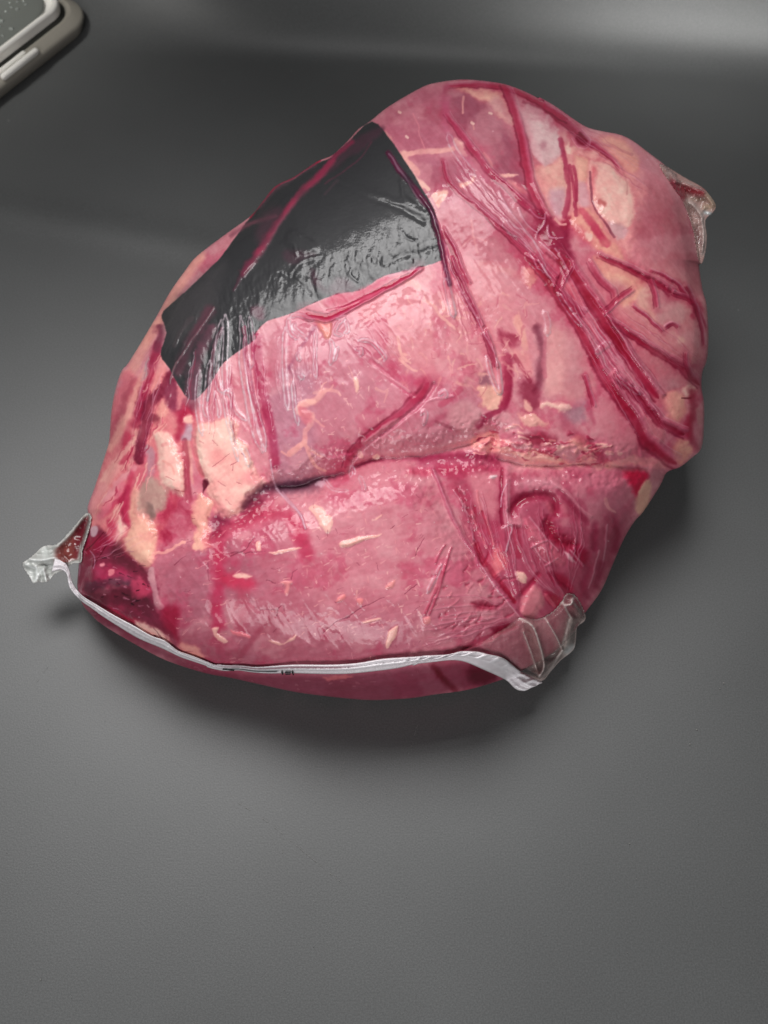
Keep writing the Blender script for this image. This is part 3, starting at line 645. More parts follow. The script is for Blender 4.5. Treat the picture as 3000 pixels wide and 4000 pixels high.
# knot where the folds meet
poly('A 1400 1100 1480 1130 1560 1180 1640 1180 1659 1300 1640 1480 1560 1400 1480 1340 1380 1260', (164, 46, 78), 22, .85, 9, h=.001)
poly('B 280 1170 360 1120 360 1200 300 1230', (170, 44, 74), 10, .8)
line('A 1540 1150 1580 1190 1620 1190', FT, 10, a=.7)
for s_ in ('A 1460 1110 1450 1190 1400 1260 1390 1310', 'A 1340 1080 1400 1140 1450 1150', 'A 1480 1200 1500 1290 1600 1300', 'A 1250 1060 1300 1180 1400 1260', 'A 1420 1330 1500 1400 1560 1460', 'A 1540 1380 1600 1480 1640 1560', 'A 1150 1150 1200 1230 1280 1290 1360 1400', 'A 1090 930 1150 1040 1200 1100', 'A 1100 1000 1180 1090 1290 1230 1380 1340 1440 1420', 'A 940 870 1030 990', 'E 800 30 880 150 930 240', 'E 830 60 900 170'):
    line(s_, (232, 180, 194), 7, 5, a=.55, h=.0014)
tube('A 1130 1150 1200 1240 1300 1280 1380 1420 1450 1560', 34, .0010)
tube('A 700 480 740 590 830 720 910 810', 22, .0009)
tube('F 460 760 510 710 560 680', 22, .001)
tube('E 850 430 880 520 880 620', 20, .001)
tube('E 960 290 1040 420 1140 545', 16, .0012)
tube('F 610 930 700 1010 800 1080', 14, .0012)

# --- the label printed on the film, upper left
lab_p = newpart('black_label', None)
poly('Z 1452 474 Q 842 300 Q 876 350 Q 908 400 Q 936 450 Q 950 500 Q 956 556 C 1430 640 1280 690 1000 755 850 855 780 875 640 895 480 955 250 1060 90 1108 0 1200 D 1200 640 1120 710 950 830 880 940 830 1015 720 1120 640 1080 530 890 455 770 500 600 460 460 540 370 640 285 850 85 960 -40 '
     'Z 975 852 1030 790 1080 732 1155 694 1240 636 1298 612 1364 552', LB, 2.5, 1, 1.2, part=lab_p)
LABM = (PART == lab_p).astype(np.float32)
poly('D 500 400 700 230 900 60 960 60 900 200 880 400 760 560 560 700 500 640', (84, 84, 82), 40, .6)
poly('R 1010 160 1120 100 1130 130 1000 220 900 300 880 270', (96, 62, 74), 12, .6)
line('R 930 235 880 300 800 370 720 470 670 550 610 640 570 690', (164, 62, 88), 30, 32, a=.9, soft=.8, h=.0030)
line('R 1010 160 930 230 870 300', (160, 52, 84), 22, 22, a=.8, soft=.9)
line('D 1150 60 1080 160 1030 260', (120, 60, 80), 30, 12, a=.6, soft=1, h=.0012)
line('R 880 232 780 298 710 335 650 400 600 465', (186, 40, 72), 12, 10, a=.85, soft=.7, h=.0012)
line('R 860 250 700 350 640 420', (130, 84, 96), 22, a=.5, soft=1)
line('R 520 540 600 490 700 460', (150, 84, 98), 20, a=.6, soft=1, h=.001)
line('R 960 290 900 330 1030 240 1090 160', (110, 60, 74), 8, a=.5)
line('C 640 10 590 60 540 120', (96, 72, 78), 12, a=.4)
poly('C 20 300 180 200 200 300 120 420 20 520', (92, 66, 74), 20, .6)
poly('C 220 560 330 560 460 590 380 620 300 660 230 620', (84, 56, 66), 14, .6)
poly('C 420 720 480 760 560 860 640 760 780 840 700 880 560 880 460 820', (96, 56, 70), 16, .6)
poly('D 1170 400 1250 400 1280 480 1230 500 1180 460', (120, 64, 82), 12, .7)
# label relief
line('C 640 0 800 90 1000 150 1180 200 1330 290', h=.0012, w=40, wp=3)
line('C 640 20 780 90 960 170 1150 240 1300 330', h=-.0012, w=30, wp=3)
line('C 190 730 290 780 420 890', h=-.0008, w=26); line('C 270 730 350 640 500 600', h=.0008, w=16); line('C 420 700 440 820 480 940 560 1020', h=-.0007, w=22)
line('C 700 620 740 720 800 830', h=-.0006, w=16); line('C 770 560 775 680 830 850', h=-.0006, w=14); line('C 740 700 750 760 790 800', h=.0012, w=12)
line('C 190 500 280 490 300 540 320 600', h=.0010, w=12); line('C 240 430 310 410 340 440', h=.0010, w=12)
line('C 1440 530 1300 570 1150 600 1000 660', h=-.0009, w=36, wp=3)
line('C 1150 420 1180 460 1230 480', h=.001, w=12)
line('C 1130 20 1150 130 1230 190', h=.0012, w=24)
poly('C 200 480 300 380 460 480 480 570 330 600', h=.0010, hf=12)
# fine crinkle on the label's lower band
band, _, _ = seg_dist(X, Y, spline(T('D 900 900 970 560 1100 280 1300 230 C 420 740 700 720 1000 620 1400 540')))
bm = np.exp(-(band/85)**2)*LABM
DSP += (bm*(.00024*fbm(X, Y, 10, 801, 3, sx=.55, sy=2.0, rot=-.15)+.0005*fbm(X, Y, 34, 811, 3, sx=.6, sy=1.5))).astype(np.float32)
DSP += (LABM*.00022*fbm(X, Y, 60, 821, 4)).astype(np.float32)
# clear pleats fanning down from the label over the meat
line('D 870 400 760 570 640 740 560 880 530 1000', (170, 140, 140), 7, 6, a=.7, h=.0022)
line('D 560 700 620 580 700 480', (90, 82, 82), 20, a=.5, h=.001)
line('D 840 420 720 620 640 780 600 900', (112, 66, 78), 44, a=.7, soft=.8)
line('D 860 560 760 760 720 960 700 1150', (138, 82, 98), 40, 60, a=.75, soft=.7, h=.0018)
line('D 930 560 880 700 850 860 830 1000 820 1120', (146, 98, 112), 16, a=.6, h=.0014)
for s_, w_, h_ in (('D 930 500 900 700 890 900 920 1040 970 1050', 24, .0012), ('D 960 460 965 640 955 830 960 1020 990 1040', 26, .0012), ('D 1080 470 1100 640 1090 800 1110 960 1150 1200 1200 1400 1250 1530', 30, .0018), ('D 1110 620 1150 1000 1200 1200 1260 1420 1270 1520', 26, .0015),
                   ('D 840 820 820 1000 800 1180 830 1270', 22, .0012), ('D 760 900 740 1080 750 1230 780 1400', 24, .0012), ('D 880 1060 910 1180 910 1260', 16, .001), ('D 950 1080 970 1240 1020 1440 1060 1600', 18, .0012), ('D 940 1070 1000 1080 1040 1200 1120 1280', 20, .001),
                   ('D 1150 480 1170 700 1160 880', 22, .0014), ('D 1430 560 1420 760 1430 1000 1450 1200', 22, .001), ('D 1490 980 1500 1160 1530 1320', 18, .0014), ('D 1080 1480 1130 1560 1140 1640', 26, .001),
                   ('C 250 1090 270 1200 330 1250', 22, .0012), ('C 270 1080 330 1060 440 1100', 20, .0012), ('C 310 1120 300 1160 390 1240', 18, .001), ('C 630 1090 690 1080 640 1140 620 1200 680 1220', 18, .0014), ('C 700 1100 720 1180 690 1200', 16, .001), ('C 800 1260 900 1270 1000 1380 1000 1420', 18, .0012),
                   ('C 780 1330 820 1330 820 1380', 20, .0014), ('C 580 1250 600 1320 580 1450', 20, .0012), ('C 640 1310 610 1420', 14, .001), ('C 470 1180 460 1400 470 1560', 16, .0008), ('C 320 1360 340 1420', 20, .0012), ('C 340 1520 370 1560', 26, .0014)):
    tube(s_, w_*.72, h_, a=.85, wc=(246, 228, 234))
line('D 1200 640 1210 800 1230 1000 1280 1200 1330 1450 1350 1620', (184, 66, 98), 44, 44, a=.85, soft=.6, h=.0012, part=newpart('juice_fold', 'upright red streak below the black label'))
line('D 1110 560 1120 700 1140 900 1180 1100 1240 1320', (176, 70, 98), 20, a=.6)
line('I 1310 700 1330 800 1360 900 1440 1010 1540 1120 1590 1230', (214, 170, 184), 9, 7, a=.7, h=.0016)
line('I 1370 930 1460 1010 1560 1130', (206, 160, 176), 6, a=.6, h=.001)
line('J 10 1040 80 1130 150 1230 190 1330', (214, 160, 176), 6, a=.6, h=.001)
# ridge bounding the label on the right
line('A 230 630 330 780 450 920 560 1080 620 1250 655 1400 680 1540 710 1659', (132, 56, 84), 24, 24, a=.9, soft=.5, h=.0035, part=newpart('film_fold', 'purple film ridge along the right edge of the black label'))
line('A 240 640 340 790 440 950 520 1060', (170, 130, 144), 8, a=.6, h=.0005)  # ridge highlight painted as thin pale lines, here and next
line('A 560 1080 640 1230 690 1400 730 1550', (186, 120, 146), 6, a=.7, h=.0008)
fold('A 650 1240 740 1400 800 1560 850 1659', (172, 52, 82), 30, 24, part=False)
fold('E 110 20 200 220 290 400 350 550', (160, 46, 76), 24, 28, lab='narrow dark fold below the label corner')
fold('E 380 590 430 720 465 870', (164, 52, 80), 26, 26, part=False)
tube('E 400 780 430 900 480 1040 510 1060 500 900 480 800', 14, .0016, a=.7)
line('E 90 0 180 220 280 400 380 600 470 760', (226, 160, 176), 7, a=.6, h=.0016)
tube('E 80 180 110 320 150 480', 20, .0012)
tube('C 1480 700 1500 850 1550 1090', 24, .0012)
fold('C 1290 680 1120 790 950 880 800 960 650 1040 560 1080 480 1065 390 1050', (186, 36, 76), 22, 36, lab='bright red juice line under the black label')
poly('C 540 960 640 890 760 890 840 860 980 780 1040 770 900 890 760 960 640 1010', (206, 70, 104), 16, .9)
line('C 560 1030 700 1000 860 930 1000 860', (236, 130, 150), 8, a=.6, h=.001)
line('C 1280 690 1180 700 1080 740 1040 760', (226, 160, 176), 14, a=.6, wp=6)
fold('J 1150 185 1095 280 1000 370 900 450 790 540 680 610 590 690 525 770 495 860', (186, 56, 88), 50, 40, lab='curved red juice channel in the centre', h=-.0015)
line('J 860 60 900 130 1000 170 1120 185', (200, 78, 106), 60, 50, a=.8, soft=.9)
line('J 700 20 820 120 900 200 1030 290', (206, 90, 116), 22, a=.5, h=-.001)
line('J 780 110 900 190 1000 260', (236, 160, 170), 10, a=.6, h=.0012)
line('J 900 480 760 580 650 660', (224, 156, 162), 22, a=.7, h=.001, wp=4)
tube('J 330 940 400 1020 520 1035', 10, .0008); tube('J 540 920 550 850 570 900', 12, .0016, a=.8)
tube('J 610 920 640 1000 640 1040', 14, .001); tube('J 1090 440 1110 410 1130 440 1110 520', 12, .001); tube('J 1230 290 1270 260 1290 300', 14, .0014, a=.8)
line('J 970 460 1010 560 1050 670', (232, 160, 170), 5, a=.6, h=.0006)
line('J 1080 350 1200 320 1340 290', (226, 150, 164), 8, a=.6, h=.001)
poly('J 260 980 330 950 330 1000 290 1000', (226, 190, 200), 5, .7)
# long diagonal pleats at lower centre
line('J 1180 860 1250 1030 1330 1220 1420 1400 1520 1540 G 340 1000 440 1120 540 1250 620 1350 700 1450', (196, 96, 120), 18, 20, a=.75, h=.0032, part=newpart('film_fold', 'long diagonal film pleat at the lower right'))
line('G 320 860 360 960 440 1060 540 1190 620 1300', (170, 44, 70), 26, 18, a=.85, h=-.001)
line('J 1190 870 1260 1050 1340 1230 1430 1400', (226, 150, 164), 5, a=.6)
line('J 1340 1030 1430 1170 1480 1320 1500 1420', (216, 150, 164), 8, a=.6, h=.002)
line('J 1160 880 1140 1040 1100 1180', (236, 156, 162), 16, a=.5)
line('K 550 0 700 230 860 420', (226, 160, 172), 6, a=.7, h=.0008)
line('G 510 560 525 450 560 380', (236, 196, 206), 5, a=.7, h=.0012)
line('G 540 720 600 710 560 900', (236, 196, 206), 6, a=.7, h=.0012)
poly('G 430 320 480 310 480 340 440 350', (250, 226, 226), 4, .8, h=.0012)
# meat below the seam, its shade painted in as darker colour
poly('H 545 930 700 1030 1000 1180 1300 1330 1500 1400 L 300 1070 700 1080 1100 1080 1659 1010 K 200 800 500 780 700 880 720 910 200 1025 L 1300 1290 700 1225 0 1080 H 900 1200 600 1000', (132, 58, 76), 14, .55, 3)
for i in range(30):
    r = random.Random(600+i); t = r.random(); p0 = T('L %f %f' % (-600+t*1900, 820+240*min(1, t*2.2)+ (60 if t > .4 else 0)+r.uniform(0, 60)))[0]
    line(np.array([p0, p0+[r.uniform(4, 20), r.uniform(0, 6)]]), (200, 130, 138), r.uniform(4, 9), 3, a=.45, sp=False, wp=4)
poly('L 920 1085 1150 1080 1100 1110 980 1110', (214, 120, 124), 5, .8)
line('K 180 800 260 900 360 1000', (120, 20, 40), 30, a=.7, soft=.9); poly('K 460 820 680 850 640 930 480 920', (110, 24, 46), 20, .7)

# --- long thin tension creases of the film
def fan(a, b, n, seed, c=(236, 176, 188), al=.32, w_=5, h=.0009):
    pa = resample(spline(T(a)), 12); pb = resample(spline(T(b)), 12); rg_ = random.Random(seed)
    for i in range(n):
        f_ = rg_.random(); t0_ = rg_.uniform(0, .45); t1_ = rg_.uniform(.55, 1)
        q = pa*(1-f_)+pb*f_; u = np.linspace(t0_*11, t1_*11, 8)
        q = np.stack([np.interp(u, np.arange(12), q[:, 0]), np.interp(u, np.arange(12), q[:, 1])], 1)
        q += np.array([[rg_.uniform(-5, 5), rg_.uniform(-5, 5)] for _ in range(8)])
        line(q, c, w_*rg_.uniform(.7, 1.5), 3, a=al*rg_.uniform(.5, 1.4), soft=.8, h=h*rg_.uniform(.6, 1.6), wp=2, taper=.3)
        if rg_.random() < .5: line(q+[w_*1.2, 0], (176, 60, 88), w_*1.3, 3, a=al, soft=1, wp=3, taper=.3)
fan('A 700 400 900 700 1150 1000 1420 1250', 'A 640 700 800 960 1100 1230 1400 1500', 16, 1)
fan('A 1400 1200 F 200 300 500 750 800 1200 1000 1500', 'B 250 1250 F 560 450 800 800 1050 1150 1150 1350', 22, 2)
fan('F 0 200 300 600 600 1100 850 1500', 'F 300 200 600 640 900 1100 1080 1500', 12, 3)
fan('K 1240 280 1300 100 1380 -200 1350 -600', 'K 1220 290 1000 150 850 -100 760 -500', 26, 4)
fan('G 60 350 300 900 620 1400', 'G 560 250 600 800 700 1350', 18, 5, w_=4)
fan('D 700 700 640 1000 560 1400', 'D 1200 640 1220 1000 1320 1600', 14, 6, c=(240, 216, 224), al=.4)
fan('D 1260 600 1260 1000 1330 1500', 'C 460 1100 480 1400 520 1640', 14, 7, c=(240, 200, 210), al=.35, w_=4)
fan('C 600 1100 700 1300 900 1500', 'C 900 1000 1080 1200 1300 1500', 12, 8, w_=4)
fan('H 560 420 700 380 900 100', 'H 540 640 800 560 1100 420', 12, 9, w_=4)
fan('C 1480 640 1560 1000 1659 1300', 'E 100 0 300 400 500 800', 10, 10, w_=4)
fan('D 400 700 300 1000 200 1500', 'D 540 900 420 1200 330 1600', 12, 11)
fan('K 0 300 400 250 800 350', 'K 0 700 300 650 860 440', 14, 12, w_=4)
fan('B 300 300 700 560 1150 800', 'B 250 500 600 760 1000 1100', 8, 13, w_=4)
fan('F 540 500 900 740 1250 1000', 'F 700 300 1000 560 1300 800', 10, 14, w_=4)

# --- overall mottling and fine relief
mot = fbm(X, Y, 90, 501, 5)
fine = fbm(X, Y, 16, 551, 3)
ml = 1-LABM
COL *= (1+ml[..., None]*(.05*mot+.035*fine)[..., None]*np.array([.6, 1.5, 1.3], np.float32))
DSP += (ml*(.00034*mot+.00004*fine+.00003*fbm(X, Y, 30, 571, 2))).astype(np.float32)
wr = np.abs(fbm(X, Y, 120, 601, 3, sx=.45, sy=2.2, rot=-.55)); DSP += (ml*.0002*np.exp(-(wr/.09)**2)).astype(np.float32)
DSP = DSP*sstep(0, 110, SD)
# light blur of the relief
def blur(A, n=1):
    for _ in range(n):
        A = (np.roll(A, 1, 0)+np.roll(A, -1, 0)+2*A)/4; A = (np.roll(A, 1, 1)+np.roll(A, -1, 1)+2*A)/4
    return A
DSP = blur(DSP, 2)
HEI = BASE+DSP

# ------------------------------------------------------------------ mesh builders
def link_mesh(name, co, faces4, colrgba=None, mat=None, parent=None, normals=None, label=None, smooth=True):
    me = bpy.data.meshes.new(name); n = len(co); f = len(faces4); k = faces4.shape[1]
    me.vertices.add(n); me.vertices.foreach_set('co', np.asarray(co, np.float32).ravel())
    me.loops.add(f*k); me.loops.foreach_set('vertex_index', faces4.astype(np.int32).ravel())
    me.polygons.add(f); me.polygons.foreach_set('loop_start', np.arange(0, f*k, k, dtype=np.int32))
    me.update(calc_edges=True)
    if smooth: me.polygons.foreach_set('use_smooth', np.ones(f, bool))
    if colrgba is not None:
        a = me.color_attributes.new('Col', 'FLOAT_COLOR', 'POINT'); a.data.foreach_set('color', np.asarray(colrgba, np.float32).ravel())
    if normals is not None: me.normals_split_custom_set_from_vertices(normals)
    if mat: me.materials.append(mat)
    o = bpy.data.objects.new(name, me); col.objects.link(o)
    if parent: o.parent = parent
    if label: o['label'] = label
    return o
def prune(faces, *arrs):
    u, inv = np.unique(faces, return_inverse=True)
    return inv.reshape(faces.shape), [a[u] for a in arrs]
def vnormals(co, f):
    n = np.cross(co[f[:, 2]]-co[f[:, 0]], co[f[:, 3]]-co[f[:, 1]]); o = np.zeros_like(co)
    for k in range(4): 
        for c in range(3): o[:, c] += np.bincount(f[:, k], n[:, c], len(co))
    return o/np.maximum(np.linalg.norm(o, axis=1, keepdims=True), 1e-12)
def grid_faces(mask):
    """quads of a grid that touch the inside"""
    ny, nx = mask.shape; idx = np.arange(ny*nx).reshape(ny, nx)
    any_ = mask[:-1, :-1] | mask[1:, :-1] | mask[:-1, 1:] | mask[1:, 1:]
    return np.stack([idx[1:, :-1], idx[1:, 1:], idx[:-1, 1:], idx[:-1, :-1]], -1)[any_]
def snap(Xg, Yg, sd, outl, step):
    """move grid points just outside the outline onto it"""
    m = (sd <= 0.35*step) & (sd > -2.2*step)
    xs = Xg[m].astype(float); ys = Yg[m].astype(float)
    q = np.vstack([outl, outl[:1]]); bd = np.full(xs.shape, 1e9); bx = xs.copy(); by = ys.copy()
    for i in range(len(q)-1):
        ax, ay = q[i]; dx, dy = q[i+1]-q[i]; l2 = dx*dx+dy*dy+1e-9
        t = np.clip(((xs-ax)*dx+(ys-ay)*dy)/l2, 0, 1); px = ax+t*dx; py = ay+t*dy; d = np.hypot(xs-px, ys-py)
        k = d < bd; bd[k] = d[k]; bx[k] = px[k]; by[k] = py[k]
    X2 = Xg.astype(float).copy(); Y2 = Yg.astype(float).copy(); X2[m] = bx; Y2[m] = by
    return X2, Y2, m

ALB = 0.90
def albedo(c): return lin(np.clip(c, 0, 255))*ALB

joint = bpy.data.objects.new('vacuum_packed_beef', None); col.objects.link(joint)
joint['label'] = 'large lump of raw beef sealed in clear wrinkled vacuum film with a black label'; joint['category'] = 'packed meat'

X2, Y2, sm = snap(X, Y, SD, OUTS, S)
HE = np.where(sm | (SD <= 0), 0, HEI)
T0 = ring_t(X2, Y2); dlen = np.linalg.norm(rays(X2, Y2), axis=-1)
TT = T0-HE/dlen
CO = P3(X2, Y2, TT).reshape(-1, 3)
FA = grid_faces(SD > 0.0)
NO = vnormals(CO, FA)
PIV = np.array((205, 122, 134), np.float32); COL = np.where((PART == lab_p)[..., None], COL, PIV+(COL-PIV)*np.where(COL < PIV, 1.26, 1.06))
COL = 255*np.clip(COL/255, 0, 1)**np.array([1.06, 1.10, 1.06])
RGBA = np.concatenate([albedo(COL), np.ones(COL.shape[:2]+(1,))], -1).reshape(-1, 4).astype(np.float32)
# drop faces whose corners fell outside the snapped zone
okv = (SD > -2.2*S).ravel(); FA = FA[okv[FA].all(1)]
pf = PART.ravel()[FA[:, 0]]
# dissolve stray slivers: parts that ended up tiny go back to the muscle below
cnt = np.bincount(pf, minlength=len(NPART))
for pid, nm in enumerate(NPART):
    m = pf == pid
    if m.sum() == 0: continue
    f, (c, nn, rg) = prune(FA[m], CO, NO, RGBA)
    link_mesh(nm, c, f, rg, M_label if nm == 'black_label' else M_meat, joint, nn, PLAB[pid])
# underside, resting on the table
S2 = 12.0
ux, uy = np.meshgrid(np.arange(250, 2830, S2), np.arange(270, 2800, S2))
ud, _, _ = seg_dist(ux, uy, OUTS, True); ud = np.where(inside(ux, uy, OUTS), ud, -ud)
UX, UY, um = snap(ux, uy, ud, OUTS, S2)
ue = np.clip(ud/300, 0, 1); dep = np.where(um | (ud <= 0), 0, 0.05*np.sqrt(1-(1-ue)**2)+.02*ue)
t0 = ring_t(UX, UY); dl = np.linalg.norm(rays(UX, UY), axis=-1); tfl = hit_z(UX, UY, 0.0006)
tt = np.minimum(t0+dep/dl, tfl)
uf = grid_faces(ud > 0)[:, ::-1]; okv = (ud > -2.2*S2).ravel(); uf = uf[okv[uf].all(1)]
uc = P3(UX, UY, tt).reshape(-1, 3); f, (c,) = prune(uf, uc)
link_mesh('underside', c, f, np.tile(np.r_[albedo(np.array([150, 70, 84])), 1], (len(c), 1)), M_meat, joint)

def front_t(Xp, Yp):
    """ray distance of the wrapped surface (or of its rim plane outside it)"""
    Xp = np.asarray(Xp, float); Yp = np.asarray(Yp, float)
    i = np.clip(((Xp-gx[0])/S).round().astype(int), 0, len(gx)-1); j = np.clip(((Yp-gy[0])/S).round().astype(int), 0, len(gy)-1)
    h = np.where(SD[j, i] > 0, BSM[j, i], 0)
    return ring_t(Xp, Yp)-h/np.linalg.norm(rays(Xp, Yp), axis=-1)
BSM = blur(np.where(SD > 0, HEI, 0), 10)

# ------------------------------------------------------------------ loose film: sheets and seam
def sheet(name, outline, off, rgba, label=None, step=4.0, thick=.0003):
    """a crumpled piece of film: traced outline, own depth from off(X, Y), colour and alpha from rgba(X, Y)"""
    p = spline(T(outline), True, 3); x0, y0 = p.min(0)-8; x1, y1 = p.max(0)+8
    xs, ys = np.meshgrid(np.arange(x0, x1, step), np.arange(y0, y1, step))
    d, _, _ = seg_dist(xs, ys, p, True); d = np.where(inside(xs, ys, p), d, -d)
    xx, yy, m = snap(xs, ys, d, p, step)
    t = front_t(xx, yy)-off(xx, yy, np.maximum(d, 0))/np.linalg.norm(rays(xx, yy), axis=-1)
    pz = P3(xx, yy, t); low = pz[..., 2] < .0012
    t = np.where(low, hit_z(xx, yy, .0012), t)
    co = P3(xx, yy, t).reshape(-1, 3); fa = grid_faces(d > 0); ok = (d > -2.2*step).ravel(); fa = fa[ok[fa].all(1)]
    rg = rgba(xx, yy, np.maximum(d, 0)).reshape(-1, 4)
    rg[:, :3] = albedo(rg[:, :3])
    f, (c, r_) = prune(fa, co, rg)
    o = link_mesh(name, c, f, r_, M_film, joint, None, label)
    s_ = o.modifiers.new('solid', 'SOLIDIFY'); s_.thickness = thick
    return o
def ln(xx, yy, s, w_):
    d, _, _ = seg_dist(xx, yy, spline(T(s))); return np.exp(-(d/w_)**2)
def blend(rg, a, c):
    rg[..., :] = rg*(1-a[..., None])+np.array(c, float)*a[..., None]
def mkrgba(xx, c): 
    r_ = np.zeros(xx.shape+(4,)); r_[:] = c; return r_

# left tab
def lt_off(x, y, d):
    r = .003+.0024*np.abs(fbm(x, y, 40, 41, 3))+.003*ln(x, y, 'H 100 600 200 640 180 740', 14)+.003*ln(x, y, 'H 240 640 260 740', 10)
    return r+.004*ln(x, y, 'H 130 565 240 575 330 560 400 590', 10)+.003*ln(x, y, 'H 540 250 440 380 340 470', 10)
def lt_col(x, y, d):
    r = mkrgba(x, (176, 178, 172, .55)); n_ = fbm(x, y, 26, 43, 3)
    blend(r, np.clip(.7+.5*n_, 0, 1)*sstep(330, 180, x), (222, 226, 222, .85))
    red = sstep(200, 235, x)*sstep(2215, 2190, y+.0*x)*sstep(4, 22, d+4*n_)
    blend(r, red, (132, 66, 62, .92)); blend(r, red*sstep(270, 320, x), (108, 32, 44, .96))
    for s_ in ('H 95 650 130 690 160 750', 'H 180 620 190 700 170 745', 'H 240 650 260 740', 'H 130 570 240 575 320 560 390 600', 'H 100 610 170 640', 'H 190 700 230 650'): blend(r, .8*ln(x, y, s_, 4), (244, 248, 246, .95))
    blend(r, .7*np.exp(-(d/5)**2), (226, 224, 220, .9))
    return r
sheet('film_corner', 'H 78 600 130 562 180 520 240 468 340 455 430 370 500 290 570 215 612 240 580 380 540 500 530 590 470 600 400 650 330 680 300 715 260 748 200 745 160 757 130 700 95 650', lt_off, lt_col, 'crumpled clear film corner sticking out at the left', 3.2)
# lower right corner of the bag
def rb_off(x, y, d):
    r = .004+.0016*np.abs(fbm(x, y, 50, 61, 3))+.0014*fbm(x, y, 24, 63, 2)
    for s_, w_, h_ in (('K 860 430 960 490 1020 650 1050 800 1010 890', 8, .0045), ('K 890 540 950 700 1010 880', 6, .002), ('K 1270 430 1220 640 1120 800 1030 900', 14, .004), ('K 1060 430 1150 580 1190 680', 7, .003),
                       ('K 1190 250 1200 320 1260 320 1280 280', 8, .004), ('K 1260 330 1340 400 1360 430', 9, .003), ('K 1240 350 1300 420', 6, -.002)):
        r = r+h_*ln(x, y, s_, w_)
    return r*sstep(0, 26, d)+.001
def rb_col(x, y, d):
    r = mkrgba(x, (200, 160, 160, .10))
    out = sstep(-6, 10, -np.interp(0, [0], [0])+0*x+(x+y*.0) - 0)  # whole sheet
    e = ln(x, y, 'K 1310 480 1270 660 1180 760 1040 910', 70); blend(r, .9*e, (160, 146, 140, .30))
    blend(r, .7*ln(x, y, 'K 930 500 1000 700 1010 880', 26), (196, 158, 152, .35))
    for s_, w_, a_ in (('K 860 430 960 490 1020 650 1050 800 1010 890', 5, .85), ('K 890 540 950 700 1010 880', 4, .6), ('K 1060 430 1150 580 1190 680', 4, .7), ('K 1190 680 1120 800 1030 900', 5, .7), ('K 1250 440 1220 560 1180 690', 4, .6),
                       ('K 1190 250 1200 320 1260 320 1280 280', 5, .8), ('K 1210 330 1240 390 1270 440', 4, .7), ('K 1270 290 1340 390', 5, .7), ('K 1370 110 1340 200 1260 290', 5, .6)):
        blend(r, a_*ln(x, y, s_, w_), (232, 220, 216, .85))
    blend(r, .75*ln(x, y, 'K 1270 470 1260 560 1200 700', 15), (226, 212, 204, .7))
    blend(r, .8*ln(x, y, 'K 1270 650 1230 690', 14), (222, 226, 226, .85))
    blend(r, .6*ln(x, y, 'K 1340 380 1350 440 1300 450', 16), (214, 190, 184, .7))
    blend(r, .5*np.exp(-(d/4)**2)*sstep(2050, 2100, x), (224, 214, 210, .8))
    return r
sheet('film_corner', 'K 560 640 640 570 760 500 860 425 1000 440 1120 380 1190 300 1230 240 1300 260 1370 390 1368 450 1310 500 1300 600 1278 680 1180 760 1100 850 1030 920 900 860 760 750 640 700', rb_off, rb_col, 'clear pleated film corner at the lower right', 3.2)
# upper right tab
def rt_off(x, y, d):
    return .001+(.003*np.abs(fbm(x, y, 30, 71, 3))+.004*ln(x, y, 'B 1180 850 1300 900 1420 960 1480 1040', 10)+.003*ln(x, y, 'B 1290 1020 1370 1110 1400 1250 1390 1400', 8))*sstep(0, 16, d)
def rt_col(x, y, d):
    r = mkrgba(x, (186, 150, 144, .8))
    blend(r, .9*ln(x, y, 'B 1200 900 1300 930 1390 950', 14), (176, 60, 72, .95)); blend(r, .8*ln(x, y, 'B 1150 870 1220 980', 18), (150, 44, 62, .95))
    blend(r, .9*ln(x, y, 'B 1430 960 1470 1040 1410 1060', 16), (196, 170, 148, .9)); blend(r, .7*ln(x, y, 'B 1300 1000 1400 1000', 9), (150, 124, 108, .9))
    blend(r, .85*ln(x, y, 'B 1280 1010 1370 1100 1400 1240 1390 1420', 12), (214, 196, 190, .85)); blend(r, .8*ln(x, y, 'B 1340 1230 1370 1340', 9), (120, 84, 84, .9))
    blend(r, .8*ln(x, y, 'B 1410 1100 1450 1110', 8), (190, 206, 210, .9)); blend(r, .6*ln(x, y, 'B 1060 750 1200 840 1340 890', 8), (216, 170, 164, .95))
    return r
sheet('film_corner', 'B 1060 715 1250 828 1380 898 1440 960 1492 1040 1470 1100 1410 1160 1422 1280 1412 1400 1382 1500 1350 1440 1330 1300 1290 1150 1235 1010 1160 900 1090 800', rt_off, rt_col, 'twisted beige film end at the upper right', 3.2)

# the welded seam
up = spline(T('H 330 560 400 585 440 650 470 760 540 850 650 920 800 1010 950 1090 1080 1165 1190 1205 1290 1280 1400 1320 1560 1385 L 60 990 160 995 300 1000 400 1010 500 1005 700 992 1000 992 1200 978 1400 945 1659 928 K 130 720 300 712 400 688 520 690 620 712 740 745 860 840 960 890 1040 930'))
dn = spline(T('H 300 690 370 665 420 700 440 800 530 900 600 950 700 1025 830 1110 960 1190 1100 1250 1240 1310 1330 1350 1500 1405 L 20 1020 150 1050 260 1045 360 1060 500 1072 700 1072 900 1078 1100 1078 1300 1062 1500 1035 1659 990 K 0 808 60 795 200 780 330 770 430 790 560 850 660 890 740 930 790 985 830 1008 875 1010'))
NS, NC = 1300, 15
ua = resample(up, NS); da = resample(dn, NS); da = ua+(da-ua)*.86
v = np.linspace(0, 1, NC)
SX = ua[:, None, 0]*(1-v)[None]+da[:, None, 0]*v[None]; SY = ua[:, None, 1]*(1-v)[None]+da[:, None, 1]*v[None]
s_ = np.linspace(0, 1, NS)[:, None]
beadmask = sstep(.70, .75, s_)+sstep(.33, .28, s_)*sstep(.06, .1, s_)*.7
